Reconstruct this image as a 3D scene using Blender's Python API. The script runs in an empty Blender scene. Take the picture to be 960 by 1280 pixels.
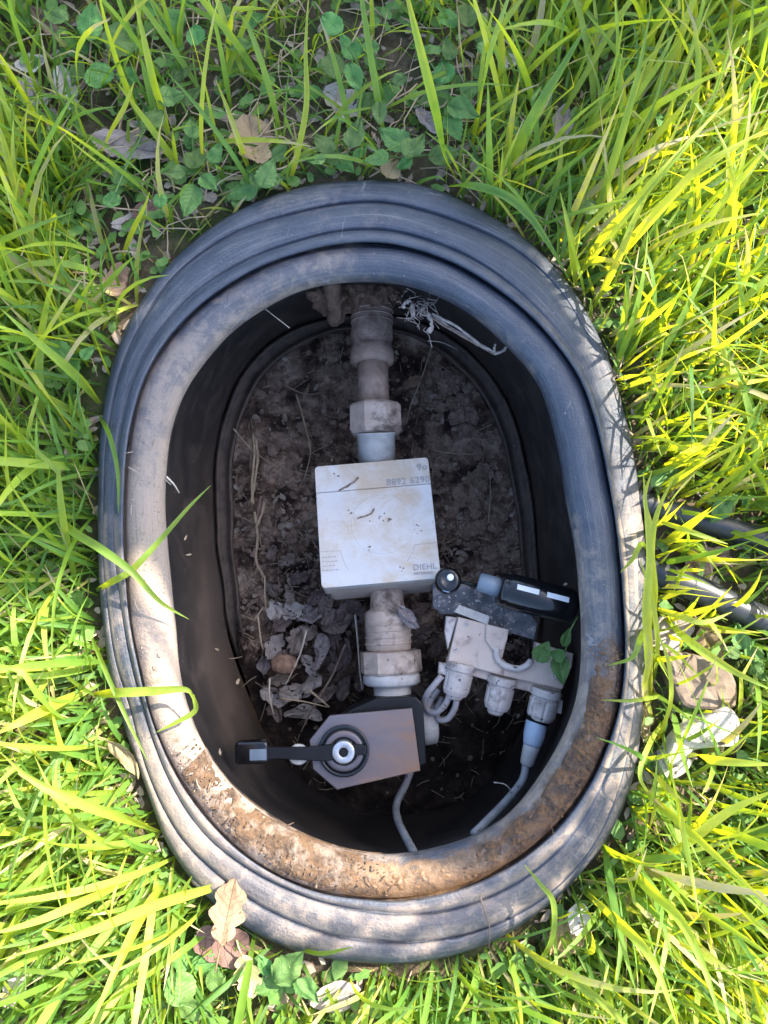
import bpy, math, random
import numpy as np
from mathutils import Vector, noise as mnoise

random.seed(7)
rng = np.random.default_rng(7)
R = math.radians

# ------------------------------------------------------------------ camera, sky, sun, exposure
sc = bpy.context.scene
F_PX, CAMZ, TILT = 1005.0, 0.64, R(6.0)
cam_d = bpy.data.cameras.new("camera")
cam = bpy.data.objects.new("camera", cam_d)
sc.collection.objects.link(cam)
cam_d.sensor_fit = 'VERTICAL'
cam_d.sensor_height = 24.0
cam_d.lens = F_PX / 1280.0 * 24.0
cam_d.clip_start = 0.01
cam_d.clip_end = 200.0
cam.location = (0, 0, CAMZ)
cam.rotation_euler = (TILT, 0, 0)
sc.camera = cam
sc.render.resolution_x, sc.render.resolution_y = 768, 1024
sc.view_settings.view_transform = 'Standard'
sc.view_settings.look = 'None'
sc.view_settings.gamma = 1.0
sc.view_settings.exposure = 2.35

SUN_AZ, SUN_EL = R(35.0), R(43.0)          # azimuth from +x towards +y
SUN = Vector((math.cos(SUN_AZ)*math.cos(SUN_EL), math.sin(SUN_AZ)*math.cos(SUN_EL), math.sin(SUN_EL)))
w = bpy.data.worlds.new("World")
sc.world = w
w.use_nodes = True
nt = w.node_tree
bg = nt.nodes['Background']
sky = nt.nodes.new('ShaderNodeTexSky')
sky.sky_type = 'NISHITA'
sky.sun_disc = False
sky.sun_elevation = SUN_EL
sky.sun_rotation = R(90.0) - SUN_AZ
sky.air_density = 1.0
sky.dust_density = 1.6
nt.links.new(sky.outputs[0], bg.inputs[0])
bg.inputs[1].default_value = 0.15
sd = bpy.data.lights.new("sun", 'SUN')
sd.energy = 4.0
sd.angle = R(0.5)
sd.color = (1.0, 0.90, 0.74)
so = bpy.data.objects.new("sun", sd)
sc.collection.objects.link(so)
so.rotation_euler = (-SUN).to_track_quat('-Z', 'Y').to_euler()

col = sc.collection
CT, ST = math.cos(TILT), math.sin(TILT)

def P(px, py, z=0.0):
    """Point of the plane at height z that the photograph shows at pixel (px, py)."""
    x, y = (px-480)/F_PX, (640-py)/F_PX
    dy, dz = y*CT + ST, y*ST - CT
    t = (z-CAMZ)/dz
    return Vector((t*x, t*dy, z))

def S(z, py=640):
    """Metres per photograph pixel at height z."""
    return (CAMZ-z)/F_PX

# ------------------------------------------------------------------ object helpers
def tag(o, label=None, cat=None, group=None, kind=None):
    if label: o['label'] = label
    if cat: o['category'] = cat
    if group: o['group'] = group
    if kind: o['kind'] = kind
    return o

def root(name, loc, label, cat, group=None):
    o = bpy.data.objects.new(name, None)
    o.empty_display_size = 0.02
    col.objects.link(o)
    o.location = loc
    return tag(o, label, cat, group)

def org_of(o):
    p = Vector((0, 0, 0))
    while o is not None:
        p += Vector(o.location)
        o = o.parent
    return p

def mesh(name, V, Fc, mat, parent=None, smooth=True, loc=None, attrs=None):
    """One mesh object out of world-space vertices."""
    V = np.asarray(V, dtype=np.float64).reshape(-1, 3)
    if parent is not None:
        off = np.array(org_of(parent))
    elif loc is not None:
        off = np.array(loc)
    else:
        off = np.zeros(3)
    me = bpy.data.meshes.new(name)
    if isinstance(Fc, np.ndarray):
        k = Fc.shape[1]
        me.vertices.add(len(V))
        me.vertices.foreach_set('co', (V-off).astype(np.float32).ravel())
        me.loops.add(Fc.size)
        me.loops.foreach_set('vertex_index', Fc.astype(np.int32).ravel())
        me.polygons.add(len(Fc))
        me.polygons.foreach_set('loop_start', np.arange(0, Fc.size, k, dtype=np.int32))
        me.polygons.foreach_set('loop_total', np.full(len(Fc), k, dtype=np.int32))
        me.update(calc_edges=True)
    else:
        me.from_pydata([tuple(v) for v in (V-off)], [], Fc)
        me.update()
    me.polygons.foreach_set('use_smooth', np.full(len(me.polygons), bool(smooth)))
    if attrs:
        for k, a in attrs.items():
            at = me.attributes.new(k, 'FLOAT', 'POINT')
            at.data.foreach_set('value', np.asarray(a, dtype=np.float32).ravel())
    if mat: me.materials.append(mat)
    o = bpy.data.objects.new(name, me)
    col.objects.link(o)
    if parent is not None:
        o.parent = parent
    elif loc is not None:
        o.location = loc
    return o

class MB:
    def __init__(s): s.v, s.f = [], []
    def add(s, V, Fc):
        b = len(s.v)
        s.v += [tuple(p) for p in V]
        s.f += [tuple(i+b for i in f) for f in Fc]
        return s
    def build(s, name, mat, parent=None, smooth=True, loc=None):
        return mesh(name, s.v, s.f, mat, parent, smooth, loc)

def catmull(pts, n=8):
    pts = [Vector(p) for p in pts]
    q = [pts[0]*2-pts[1]] + pts + [pts[-1]*2-pts[-2]]
    out = []
    for i in range(1, len(q)-2):
        a, b, c, d = q[i-1:i+3]
        for k in range(n):
            t = k/n
            out.append(0.5*((2*b)+(c-a)*t+(2*a-5*b+4*c-d)*t*t+(3*b-a-3*c+d)*t**3))
    out.append(pts[-1])
    return out

def frames(path):
    n = len(path)
    T = [(path[min(i+1, n-1)]-path[max(i-1, 0)]).normalized() for i in range(n)]
    up = Vector((0, 0, 1)) if abs(T[0].z) < .9 else Vector((1, 0, 0))
    X = T[0].cross(up).normalized()
    out = []
    for t in T:
        X = (X - t*X.dot(t)).normalized()
        out.append((X, t.cross(X).normalized(), t))
    return out

def tube(mb, path, rad, seg=12, cap=True, jitter=0.0, phase=0.0):
    path = [Vector(p) for p in path]
    fr = frames(path)
    V, Fc = [], []
    for i, p in enumerate(path):
        r = rad[i] if hasattr(rad, '__len__') else rad
        for k in range(seg):
            a = 2*math.pi*(k+phase)/seg
            rr = r*(1+jitter*random.uniform(-1, 1))
            V.append(p+fr[i][0]*math.cos(a)*rr+fr[i][1]*math.sin(a)*rr)
    for i in range(len(path)-1):
        for k in range(seg):
            k2 = (k+1) % seg
            Fc.append((i*seg+k, i*seg+k2, (i+1)*seg+k2, (i+1)*seg+k))
    if cap:
        Fc.append(tuple(range(seg))[::-1])
        Fc.append(tuple((len(path)-1)*seg+k for k in range(seg)))
    mb.add(V, Fc)
    return mb

def lathe(mb, a, b, prof, seg=32, phase=0.0):
    """Solid of revolution from a to b, prof = [(distance 0..1 along, radius)]."""
    a, b = Vector(a), Vector(b)
    T = (b-a).normalized()
    up = Vector((0, 0, 1)) if abs(T.z) < .9 else Vector((1, 0, 0))
    X = T.cross(up).normalized(); Y = T.cross(X).normalized()
    V, Fc = [], []
    for s_, r in prof:
        p = a+(b-a)*s_
        for k in range(seg):
            an = 2*math.pi*(k+phase)/seg
            V.append(p+X*math.cos(an)*r+Y*math.sin(an)*r)
    for i in range(len(prof)-1):
        for k in range(seg):
            k2 = (k+1) % seg
            Fc.append((i*seg+k, (i+1)*seg+k, (i+1)*seg+k2, i*seg+k2))
    Fc.append(tuple(range(seg)))
    Fc.append(tuple((len(prof)-1)*seg+k for k in range(seg))[::-1])
    mb.add(V, Fc)
    return mb

def prism(mb, poly, n, h, bevel=0.0, inset=None):
    """Polygon (world points, on top) pushed down by h along -n, with a bevelled top edge."""
    n = Vector(n).normalized()
    poly = [Vector(p) for p in poly]
    c = sum(poly, Vector())/len(poly)
    m = len(poly)
    rings = []
    if bevel > 0:
        def ins(d):
            out = []
            for i in range(m):
                p, a_, b_ = poly[i], poly[i-1], poly[(i+1) % m]
                e1 = (p-a_).normalized(); e2 = (b_-p).normalized()
                n1 = n.cross(e1); n2 = n.cross(e2)
                bi = (n1+n2)
                if bi.length < 1e-6: bi = n1
                bi.normalize()
                if bi.dot(c-p) < 0 and False: bi = -bi
                out.append(p+bi*d/max(.35, bi.dot(n1)))
            return out
        area = sum((poly[i]-c).cross(poly[(i+1) % m]-c).dot(n) for i in range(m))
        sg = 1 if area > 0 else -1
        rings.append([p for p in ins(sg*bevel)])
        rings.append([p-n*bevel*.3 for p in ins(sg*bevel*.3)])
        rings.append([p-n*bevel for p in poly])
    else:
        rings.append(poly)
    bot = [p-n*h for p in poly]
    rings.append(bot)
    V = [p for r_ in rings for p in r_]
    Fc = [tuple(range(m))]
    for i in range(len(rings)-1):
        for k in range(m):
            k2 = (k+1) % m
            Fc.append((i*m+k, (i+1)*m+k, (i+1)*m+k2, i*m+k2))
    Fc.append(tuple((len(rings)-1)*m+k for k in range(m))[::-1])
    mb.add(V, Fc)
    return mb

def roundrect(c, ux, uy, hw, hh, r, n=5):
    pts = []
    rs = r if isinstance(r, (list, tuple)) else [r]*4
    for (sx, sy, a0), r in zip( ((1, 1, 0), (-1, 1, 90), (-1, -1, 180), (1, -1, 270)), rs):
        for k in range(n+1):
            a = R(a0+90*k/n)
            pts.append(c+ux*(sx*(hw-r)+r*math.cos(a))+uy*(sy*(hh-r)+r*math.sin(a)))
    return pts

# ------------------------------------------------------------------ materials
def new_mat(name):
    m = bpy.data.materials.new(name)
    m.use_nodes = True
    m.node_tree.nodes.remove(m.node_tree.nodes['Principled BSDF'])
    return m, m.node_tree, m.node_tree.nodes['Material Output']

def nd(t, kind, **kw):
    n_ = t.nodes.new(kind)
    for k, v in kw.items():
        if hasattr(n_, k): setattr(n_, k, v)
        else: n_.inputs[k].default_value = v
    return n_

def ramp(t, src, stops, interp='LINEAR'):
    r_ = t.nodes.new('ShaderNodeValToRGB')
    r_.color_ramp.interpolation = interp
    while len(r_.color_ramp.elements) < len(stops): r_.color_ramp.elements.new(0.5)
    for e, (p, c) in zip(r_.color_ramp.elements, stops):
        e.position = p
        e.color = (*c, 1) if len(c) == 3 else c
    t.links.new(src, r_.inputs[0])
    return r_.outputs[0]

def noise_out(t, co, scale, detail=5, rough=.6, dist=0.0):
    n_ = nd(t, 'ShaderNodeTexNoise', Scale=scale, Detail=detail, Roughness=rough, Distortion=dist)
    t.links.new(co, n_.inputs['Vector'])
    return n_.outputs['Fac']

def mixc(t, fac, a, b):
    m = t.nodes.new('ShaderNodeMix'); m.data_type = 'RGBA'
    for sock, v in ((m.inputs[0], fac), (m.inputs[6], a), (m.inputs[7], b)):
        if hasattr(v, 'links') or hasattr(v, 'is_linked'): t.links.new(v, sock)
        elif isinstance(v, (int, float)): sock.default_value = v
        else: sock.default_value = (*v, 1)
    return m.outputs[2]

def math_(t, op, a, b=0.0, clamp=False):
    m = nd(t, 'ShaderNodeMath', operation=op, use_clamp=clamp)
    for i, v in enumerate((a, b)):
        if hasattr(v, 'is_linked'): t.links.new(v, m.inputs[i])
        else: m.inputs[i].default_value = v
    return m.outputs[0]

def surf(name, cols, scale=60, rough=.6, bump=.3, bscale=200, bdist=.001, spec=.5, dust=None, dscale=30, dlo=.45, dhi=.65,
         specks=None, metal=0.0, transl=0.0, attr=None, attr_col=None, stretch=None, scratch=None, veins=None, film=False, blackish=False):
    """Noise-coloured surface; optional dust layer, dark specks and an attribute-driven second colour."""
    m, t, out = new_mat(name)
    tc = t.nodes.new('ShaderNodeTexCoord').outputs['Object']
    if stretch:
        mp = t.nodes.new('ShaderNodeMapping'); mp.inputs['Scale'].default_value = stretch
        t.links.new(tc, mp.inputs[0]); tcs = mp.outputs[0]
    else: tcs = tc
    n1 = noise_out(t, tcs, scale, 6, .65)
    k = len(cols)
    c = ramp(t, n1, [(.3+.4*i/max(1, k-1), cc) for i, cc in enumerate(cols)])
    bs = t.nodes.new('ShaderNodeBsdfPrincipled')
    bs.inputs['Metallic'].default_value = metal
    bs.inputs['Specular IOR Level'].default_value = spec
    rg = rough
    if blackish:  # vertex weight that takes the base colour towards near-black
        dpa = nd(t, 'ShaderNodeAttribute', attribute_name='blackish').outputs['Fac']
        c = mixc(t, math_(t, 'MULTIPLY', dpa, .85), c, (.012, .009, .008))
    if dust:
        dn = noise_out(t, tcs, dscale, 8, .7, .4)
        df = ramp(t, dn, [(dlo, (0, 0, 0)), (dhi, (1, 1, 1))])
        if attr:
            an = nd(t, 'ShaderNodeAttribute', attribute_name=attr)
            df = math_(t, 'MULTIPLY', math_(t, 'ADD', df, math_(t, 'MULTIPLY', an.outputs['Fac'], 1.2), True), math_(t, 'ADD', an.outputs['Fac'], .35, True), True)
        c = mixc(t, df, c, dust)
        rgn = nd(t, 'ShaderNodeMapRange'); t.links.new(df, rgn.inputs[0])
        rgn.inputs[3].default_value = rough; rgn.inputs[4].default_value = .92
        t.links.new(rgn.outputs[0], bs.inputs['Roughness'])
    else:
        bs.inputs['Roughness'].default_value = rough
    vb = None
    if veins:
        lu = nd(t, 'ShaderNodeAttribute', attribute_name='leaf_u').outputs['Fac']; lv = nd(t, 'ShaderNodeAttribute', attribute_name='leaf_v').outputs['Fac']
        av = math_(t, 'ABSOLUTE', lv)
        ph = math_(t, 'SUBTRACT', lu, math_(t, 'MULTIPLY', av, .22))
        wv = math_(t, 'ABSOLUTE', math_(t, 'SINE', math_(t, 'MULTIPLY', ph, 24.0)))
        side = math_(t, 'SUBTRACT', 1.0, math_(t, 'MULTIPLY', wv, 5.0), True)
        midr = math_(t, 'SUBTRACT', 1.0, math_(t, 'MULTIPLY', av, 16.0), True)
        vb = math_(t, 'MAXIMUM', side, midr)
        c = mixc(t, math_(t, 'MULTIPLY', vb, .45), c, veins)
        oi = t.nodes.new('ShaderNodeObjectInfo').outputs['Random']
        hs = t.nodes.new('ShaderNodeHueSaturation')
        hs.inputs['Saturation'].default_value = .95
        t.links.new(math_(t, 'ADD', math_(t, 'MULTIPLY', oi, .6), .75), hs.inputs['Value'])
        t.links.new(math_(t, 'ADD', math_(t, 'MULTIPLY', oi, .05), .47), hs.inputs['Hue'])
        t.links.new(c, hs.inputs['Color']); c = hs.outputs[0]
    if scratch:
        sn2 = noise_out(t, tc, scratch[1], 2, .45, 1.2)
        band = math_(t, 'LESS_THAN', math_(t, 'ABSOLUTE', math_(t, 'SUBTRACT', sn2, .5)), scratch[2])
        gate = ramp(t, noise_out(t, tc, 31, 3, .6), [(.50, (0, 0, 0)), (.60, (1, 1, 1))])
        c = mixc(t, math_(t, 'MULTIPLY', math_(t, 'MULTIPLY', band, gate), .55), c, scratch[0])
    if film:      # scuffs that run round the rim, then dried mud
        ac = nd(t, 'ShaderNodeAttribute', attribute_name='acr').outputs['Fac']
        sx = t.nodes.new('ShaderNodeSeparateXYZ'); t.links.new(tc, sx.inputs[0])
        cb = t.nodes.new('ShaderNodeCombineXYZ')
        t.links.new(math_(t, 'MULTIPLY', sx.outputs[0], 16.0), cb.inputs[0]); t.links.new(math_(t, 'MULTIPLY', sx.outputs[1], 16.0), cb.inputs[1]); t.links.new(math_(t, 'MULTIPLY', ac, 46.0), cb.inputs[2])
        s1 = noise_out(t, cb.outputs[0], 1.0, 7, .7, .3)
        c = mixc(t, ramp(t, s1, [(.50, (0, 0, 0)), (.72, (.55, .55, .55))]), c, (.20, .19, .19))
        c = mixc(t, ramp(t, s1, [(.28, (.6, .6, .6)), (.44, (0, 0, 0))]), c, (.018, .024, .038))
        mu = nd(t, 'ShaderNodeAttribute', attribute_name='mud').outputs['Fac']
        ru = nd(t, 'ShaderNodeAttribute', attribute_name='rust').outputs['Fac']
        mn = noise_out(t, tc, 42, 8, .72, .6)
        mf = ramp(t, math_(t, 'ADD', math_(t, 'MULTIPLY', mu, .75), math_(t, 'MULTIPLY', math_(t, 'SUBTRACT', mn, .5), 1.3)), [(.30, (0, 0, 0)), (.52, (1, 1, 1))])
        m1 = ramp(t, noise_out(t, tc, 130, 6, .75, .5), [(.34, (.028, .018, .013)), (.48, (.075, .046, .03)), (.60, (.14, .088, .055)), (.70, (.23, .165, .12))])
        m2_ = ramp(t, noise_out(t, tc, 60, 6, .7, 1.0), [(.38, (.05, .03, .018)), (.50, (.14, .075, .03)), (.62, (.21, .125, .065))])
        c = mixc(t, mf, c, mixc(t, ru, m1, m2_))
    if specks:
        sn = noise_out(t, tc, specks[1], 3, .5)
        sf = ramp(t, sn, [(specks[2], (0, 0, 0)), (specks[2]+.03, (1, 1, 1))])
        c = mixc(t, sf, c, specks[0])
    t.links.new(c, bs.inputs['Base Color'])
    if bump:
        bn = noise_out(t, tcs, bscale, 7, .7)
        bp = nd(t, 'ShaderNodeBump', Strength=bump, Distance=bdist)
        t.links.new(math_(t, 'SUBTRACT', bn, math_(t, 'MULTIPLY', vb, .5)) if vb is not None else bn, bp.inputs['Height'])
        t.links.new(bp.outputs[0], bs.inputs['Normal'])
    if transl:
        tr = t.nodes.new('ShaderNodeBsdfTranslucent')
        t.links.new(c, tr.inputs[0])
        mx = t.nodes.new('ShaderNodeMixShader'); mx.inputs[0].default_value = transl
        t.links.new(bs.outputs[0], mx.inputs[1]); t.links.new(tr.outputs[0], mx.inputs[2])
        t.links.new(mx.outputs[0], out.inputs[0])
    else:
        t.links.new(bs.outputs[0], out.inputs[0])
    return m

def grass_mat(name, stops, tstops, transl=.5, rough=.45):
    m, t, out = new_mat(name)
    a = nd(t, 'ShaderNodeAttribute', attribute_name='tint').outputs['Fac']
    v = nd(t, 'ShaderNodeAttribute', attribute_name='across').outputs['Fac']
    tc = t.nodes.new('ShaderNodeTexCoord').outputs['Object']
    nz = noise_out(t, tc, 90, 3, .5)
    aa = math_(t, 'ADD', a, math_(t, 'MULTIPLY', math_(t, 'SUBTRACT', nz, .5), .35), True)
    c = ramp(t, aa, stops)
    c2 = ramp(t, aa, tstops)
    # fine veins along the blade
    wv = math_(t, 'SINE', math_(t, 'MULTIPLY', v, 60.0))
    vf = math_(t, 'MULTIPLY', math_(t, 'ADD', wv, 1.0), .10)
    c = mixc(t, vf, c, (.22, .32, .08))
    bs = nd(t, 'ShaderNodeBsdfPrincipled')
    bs.inputs['Roughness'].default_value = rough
    bs.inputs['Specular IOR Level'].default_value = .5
    t.links.new(c, bs.inputs['Base Color'])
    bp = nd(t, 'ShaderNodeBump', Strength=.25, Distance=.0006)
    t.links.new(wv, bp.inputs['Height']); t.links.new(bp.outputs[0], bs.inputs['Normal'])
    tr = t.nodes.new('ShaderNodeBsdfTranslucent'); t.links.new(c2, tr.inputs[0])
    mx = t.nodes.new('ShaderNodeMixShader'); mx.inputs[0].default_value = transl
    t.links.new(bs.outputs[0], mx.inputs[1]); t.links.new(tr.outputs[0], mx.inputs[2])
    t.links.new(mx.outputs[0], out.inputs[0])
    return m

M = {}
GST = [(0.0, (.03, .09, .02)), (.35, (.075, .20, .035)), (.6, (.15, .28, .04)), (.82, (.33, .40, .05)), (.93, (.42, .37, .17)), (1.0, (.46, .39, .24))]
GTR = [(0.0, (.08, .18, .01)), (.35, (.30, .46, .012)), (.6, (.62, .68, .01)), (.82, (.85, .78, .015)), (.93, (.55, .45, .12)), (1.0, (.5, .4, .18))]
M['grass'] = grass_mat('grass_blades', GST, GTR)
M['rim'] = surf('weathered_black_plastic', [(.022, .031, .053), (.046, .057, .083)], 60, .38, 1.0, 420, .0011, .55, dust=(.29, .225, .18), dscale=80, dlo=.46, dhi=.66, attr='dust',
                specks=((.36, .32, .29), 380, .735), scratch=((.25, .24, .25), 7, .0016), film=True)
M['wall'] = surf('black_plastic_inside', [(.012, .012, .013), (.03, .026, .025)], 30, .5, .3, 120, .0008, .4, dust=(.12, .088, .07), dscale=26, dlo=.46, dhi=.75, attr='dust', specks=((.35, .3, .27), 260, .74))
M['mud'] = surf('caked_mud', [(.03, .02, .014), (.09, .055, .034), (.16, .09, .045), (.13, .09, .07)], 75, .8, 1.0, 420, .004, .5, dust=(.30, .235, .19), dscale=60, dlo=.5, dhi=.66)
M['mudorange'] = surf('orange_mud', [(.06, .036, .02), (.15, .08, .033), (.10, .06, .035)], 60, .5, .6, 260, .0015, .5, dust=(.12, .08, .06), dscale=50, dlo=.52, dhi=.7)
M['mudwet'] = surf('damp_mud', [(.03, .02, .016), (.08, .046, .03), (.17, .085, .035), (.09, .062, .052)], 85, .42, 1.0, 380, .004, .6)
M['soil'] = surf('pit_soil', [(.020, .013, .011), (.045, .029, .025), (.16, .105, .078), (.38, .275, .215), (.48, .37, .30)], 34, .95, 1.0, 240, .004, .2, dust=(.020, .012, .009), dscale=17, dlo=.52, dhi=.62, blackish=True)
M['clod'] = surf('dry_clod', [(.12, .08, .06), (.35, .255, .20)], 90, .95, 1.0, 400, .002, .2)
M['brownsoil'] = surf('brown_clay', [(.05, .028, .018), (.16, .10, .07), (.24, .16, .12)], 60, .95, 1.0, 200, .003, .2)
M['ground'] = surf('ground_soil', [(.05, .038, .026), (.12, .09, .06), (.22, .175, .13)], 50, .95, 1.0, 260, .004, .2, dust=(.04, .065, .018), dscale=9, dlo=.45, dhi=.6)
M['litter'] = surf('litter_bits', [(.10, .07, .05), (.26, .21, .17), (.36, .31, .26)], 80, .8, .4, 300, .001, .3)
M['pvc'] = surf('dirty_pvc', [(.25, .19, .155), (.44, .355, .30)], 55, .6, .4, 250, .0008, .4, dust=(.085, .06, .05), dscale=44, dlo=.50, dhi=.66, specks=((.06, .045, .04), 160, .70))
M['pvcclean'] = surf('pale_pvc', [(.31, .305, .30), (.46, .44, .42)], 45, .5, .3, 250, .0006, .4, dust=(.22, .19, .18), dscale=36, dlo=.50, dhi=.8, specks=((.06, .045, .04), 200, .70))
M['pipetop'] = surf('muddy_pipe', [(.19, .13, .10), (.34, .25, .205)], 60, .75, .6, 200, .001, .3, dust=(.09, .06, .05), dscale=40, dlo=.5, dhi=.7)
M['meter'] = surf('meter_plastic', [(.41, .405, .41), (.49, .48, .475)], 12, .42, .5, 200, .0005, .45, dust=(.41, .335, .26), dscale=20, dlo=.42, dhi=.60, specks=((.10, .075, .06), 150, .735))
M['meterside'] = surf('meter_side_plastic', [(.30, .24, .20), (.42, .345, .295)], 30, .5, .2, 200, .0003, .4, specks=((.2, .14, .12), 130, .72))
M['ink'] = surf('grey_print', [(.20, .19, .20), (.27, .26, .26)], 300, .7, 0)
M['black'] = surf('black_glossy_plastic', [(.004, .004, .005), (.008, .008, .009)], 60, .12, .15, 300, .0003, .5, dust=(.08, .07, .07), dscale=70, dlo=.62, dhi=.85)
M['blackmatt'] = surf('black_matt_plastic', [(.004, .004, .005), (.009, .009, .010)], 60, .42, .3, 300, .0005, .25)
M['white'] = surf('white_mark', [(.62, .62, .64), (.78, .78, .78)], 100, .5, .1)
M['plate'] = surf('brushed_copper_brown_plate', [(.075, .066, .078), (.115, .098, .108)], 14, .28, .4, 420, .0005, .6, dust=(.21, .115, .07), dscale=13, dlo=.50, dhi=.68, attr='dust', metal=.0, stretch=(1, 3, 1))
M['steel'] = surf('dull_steel', [(.32, .32, .33), (.55, .55, .55)], 120, .35, .2, 500, .0003, .5, metal=.75)
M['pink'] = surf('pinkish_grey_housing', [(.42, .32, .265), (.53, .42, .355)], 30, .5, .25, 300, .0004, .4, dust=(.24, .175, .15), dscale=45, dlo=.52, dhi=.70, specks=((.07, .05, .045), 130, .715))
M['gland'] = surf('grey_cable_gland', [(.36, .31, .285), (.50, .44, .41)], 70, .5, .3, 300, .0005, .4, dust=(.14, .11, .10), dscale=60, dlo=.52, dhi=.70, specks=((.05, .04, .04), 210, .66))
M['darkplate'] = surf('dirty_dark_bracket', [(.04, .04, .046), (.11, .11, .12)], 60, .6, .6, 260, .001, .4, dust=(.22, .19, .18), dscale=90, dlo=.5, dhi=.62, specks=((.34, .31, .30), 330, .62))
M['blue'] = surf('pale_blue_plastic', [(.27, .35, .46), (.38, .45, .55)], 50, .45, .2, 300, .0004, .45, dust=(.36, .36, .38), dscale=60, dlo=.5, dhi=.75)
M['bluegrey'] = surf('blue_grey_tube', [(.10, .135, .175), (.17, .21, .25)], 50, .4, .2, 300, .0004, .45)
M['cable'] = surf('grey_cable', [(.24, .21, .21), (.36, .33, .33)], 90, .5, .3, 300, .0005, .4, specks=((.08, .06, .05), 230, .66))
M['cable2'] = surf('blue_grey_cable', [(.15, .155, .17), (.27, .27, .285)], 90, .5, .3, 300, .0005, .4, specks=((.08, .06, .05), 230, .64))
M['hose'] = surf('black_poly_hose', [(.012, .014, .02), (.03, .033, .04)], 40, .38, .3, 200, .0005, .5, dust=(.22, .19, .17), dscale=22, dlo=.66, dhi=.85)
M['weed'] = surf('weed_leaf', [(.05, .14, .03), (.09, .22, .045), (.14, .27, .06)], 55, .55, .8, 260, .0012, .4, transl=.3, veins=(.17, .30, .12))
M['weed2'] = surf('bluish_weed_leaf', [(.05, .14, .025), (.10, .22, .04), (.16, .28, .06)], 55, .55, .8, 260, .0012, .4, transl=.28, veins=(.17, .30, .15))
M['cover'] = surf('cover_leaf', [(.06, .16, .03), (.12, .24, .05), (.2, .30, .08)], 90, .55, .3, 260, .0012, .4, transl=.3)
M['stem'] = surf('weed_stem', [(.06, .14, .03), (.12, .2, .05)], 80, .5, 0)
M['leaf_tan'] = surf('dead_leaf_tan', [(.22, .14, .08), (.33, .235, .14)], 45, .7, .7, 220, .0015, .3, specks=((.12, .07, .04), 160, .68), transl=.25, veins=(.20, .12, .07))
M['leaf_grey'] = surf('dead_leaf_grey', [(.22, .18, .16), (.36, .32, .30)], 50, .8, .7, 240, .0015, .3, specks=((.09, .07, .06), 150, .66), veins=(.15, .12, .10))
M['leaf_brown'] = surf('dead_leaf_brown', [(.10, .06, .04), (.22, .15, .11)], 50, .8, .7, 240, .0015, .3, veins=(.07, .04, .03))
M['leaf_pit'] = surf('pit_leaf', [(.12, .085, .07), (.28, .21, .185)], 80, .85, .9, 260, .002, .25, specks=((.04, .03, .026), 170, .62), veins=(.07, .05, .04))
M['leaf_pale'] = surf('pale_pit_leaf', [(.27, .225, .205), (.46, .40, .37)], 80, .85, .9, 260, .002, .25, specks=((.06, .045, .04), 150, .62), veins=(.16, .13, .115))
M['leaf_yellow'] = surf('yellowing_leaf', [(.30, .30, .12), (.48, .42, .22)], 45, .6, .5, 220, .0012, .3, transl=.35, veins=(.5, .46, .28))
M['chalk'] = surf('pale_bark_flake', [(.40, .36, .32), (.60, .55, .50)], 70, .9, 1.0, 260, .003, .3, specks=((.14, .11, .09), 120, .62))
M['slab'] = surf('brown_stone', [(.11, .085, .065), (.19, .145, .115)], 40, .85, .6, 200, .0015, .3)
M['bark'] = surf('bark', [(.08, .055, .04), (.2, .15, .11)], 30, .9, 1, 120, .004, .2)
M['occluderleaf'] = surf('occluder_leaf', [(.04, .10, .02), (.08, .17, .035)], 30, .5, .3, 200, .001, .4, transl=.12)  # leaves of the unseen shape added to cast shade
M['straw'] = surf('dry_straw', [(.24, .17, .11), (.42, .33, .23)], 90, .7, .3, 300, .0005, .3)
M['strawpale'] = surf('pale_dry_stem', [(.40, .34, .27), (.55, .49, .41)], 90, .7, .3, 300, .0005, .3)
M['twig'] = surf('twig_brown', [(.09, .06, .045), (.28, .20, .16)], 120, .85, .8, 300, .001, .3)
M['nut'] = surf('ribbed_nut', [(.16, .09, .06), (.33, .21, .15)], 150, .7, 1.0, 260, .002, .3)

# ------------------------------------------------------------------ outlines of the box, traced at their own heights
CX, CY = 465.0, 712.0
NA = 288
def resample(pts, smooth=3):
    a = np.array([math.atan2(CY-p[1], p[0]-CX) for p in pts]); r = np.array([math.hypot(p[0]-CX, p[1]-CY) for p in pts])
    o = np.argsort(a); a, r = a[o], r[o]
    a3 = np.concatenate([a-2*np.pi, a, a+2*np.pi]); r3 = np.concatenate([r, r, r])
    t = np.linspace(-np.pi, np.pi, NA, endpoint=False)
    rr = np.interp(t, a3, r3)
    k = np.exp(-.5*(np.arange(-9, 10)/smooth)**2); k /= k.sum()
    rr = np.convolve(np.concatenate([rr[-9:], rr, rr[:9]]), k, 'valid')
    return np.stack([CX+rr*np.cos(t), CY-rr*np.sin(t)], 1)

A_ = resample([(465,224),(540,232),(586,256),(640,285),(690,329),(732,387),(760,450),(780,520),(798,617),(805,720),(806,800),(803,880),(797,950),(780,1010),(757,1052),(720,1100),(673,1142),(607,1183),(550,1199),(502,1206),(440,1202),(390,1195),(340,1178),(294,1153),(250,1115),(212,1060),(184,985),(160,920),(143,865),(132,800),(125,717),(124,640),(124,590),(130,510),(141,455),(158,405),(179,372),(220,320),(290,266),(340,243),(400,230)])
B_ = resample([(480,251),(523,262),(400,259),(377,265),(290,291),(219,342),(187,385),(158,440),(142,500),(133,560),(131,640),(134,740),(144,820),(167,891),(193,988),(225,1045),(260,1082),(318,1128),(390,1162),(440,1174),(497,1178),(580,1170),(650,1142),(710,1100),(750,1045),(776,980),(790,900),(796,800),(796,720),(789,620),(775,560),(757,480),(726,400),(690,350),(673,333),(640,308),(586,283)])
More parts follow.
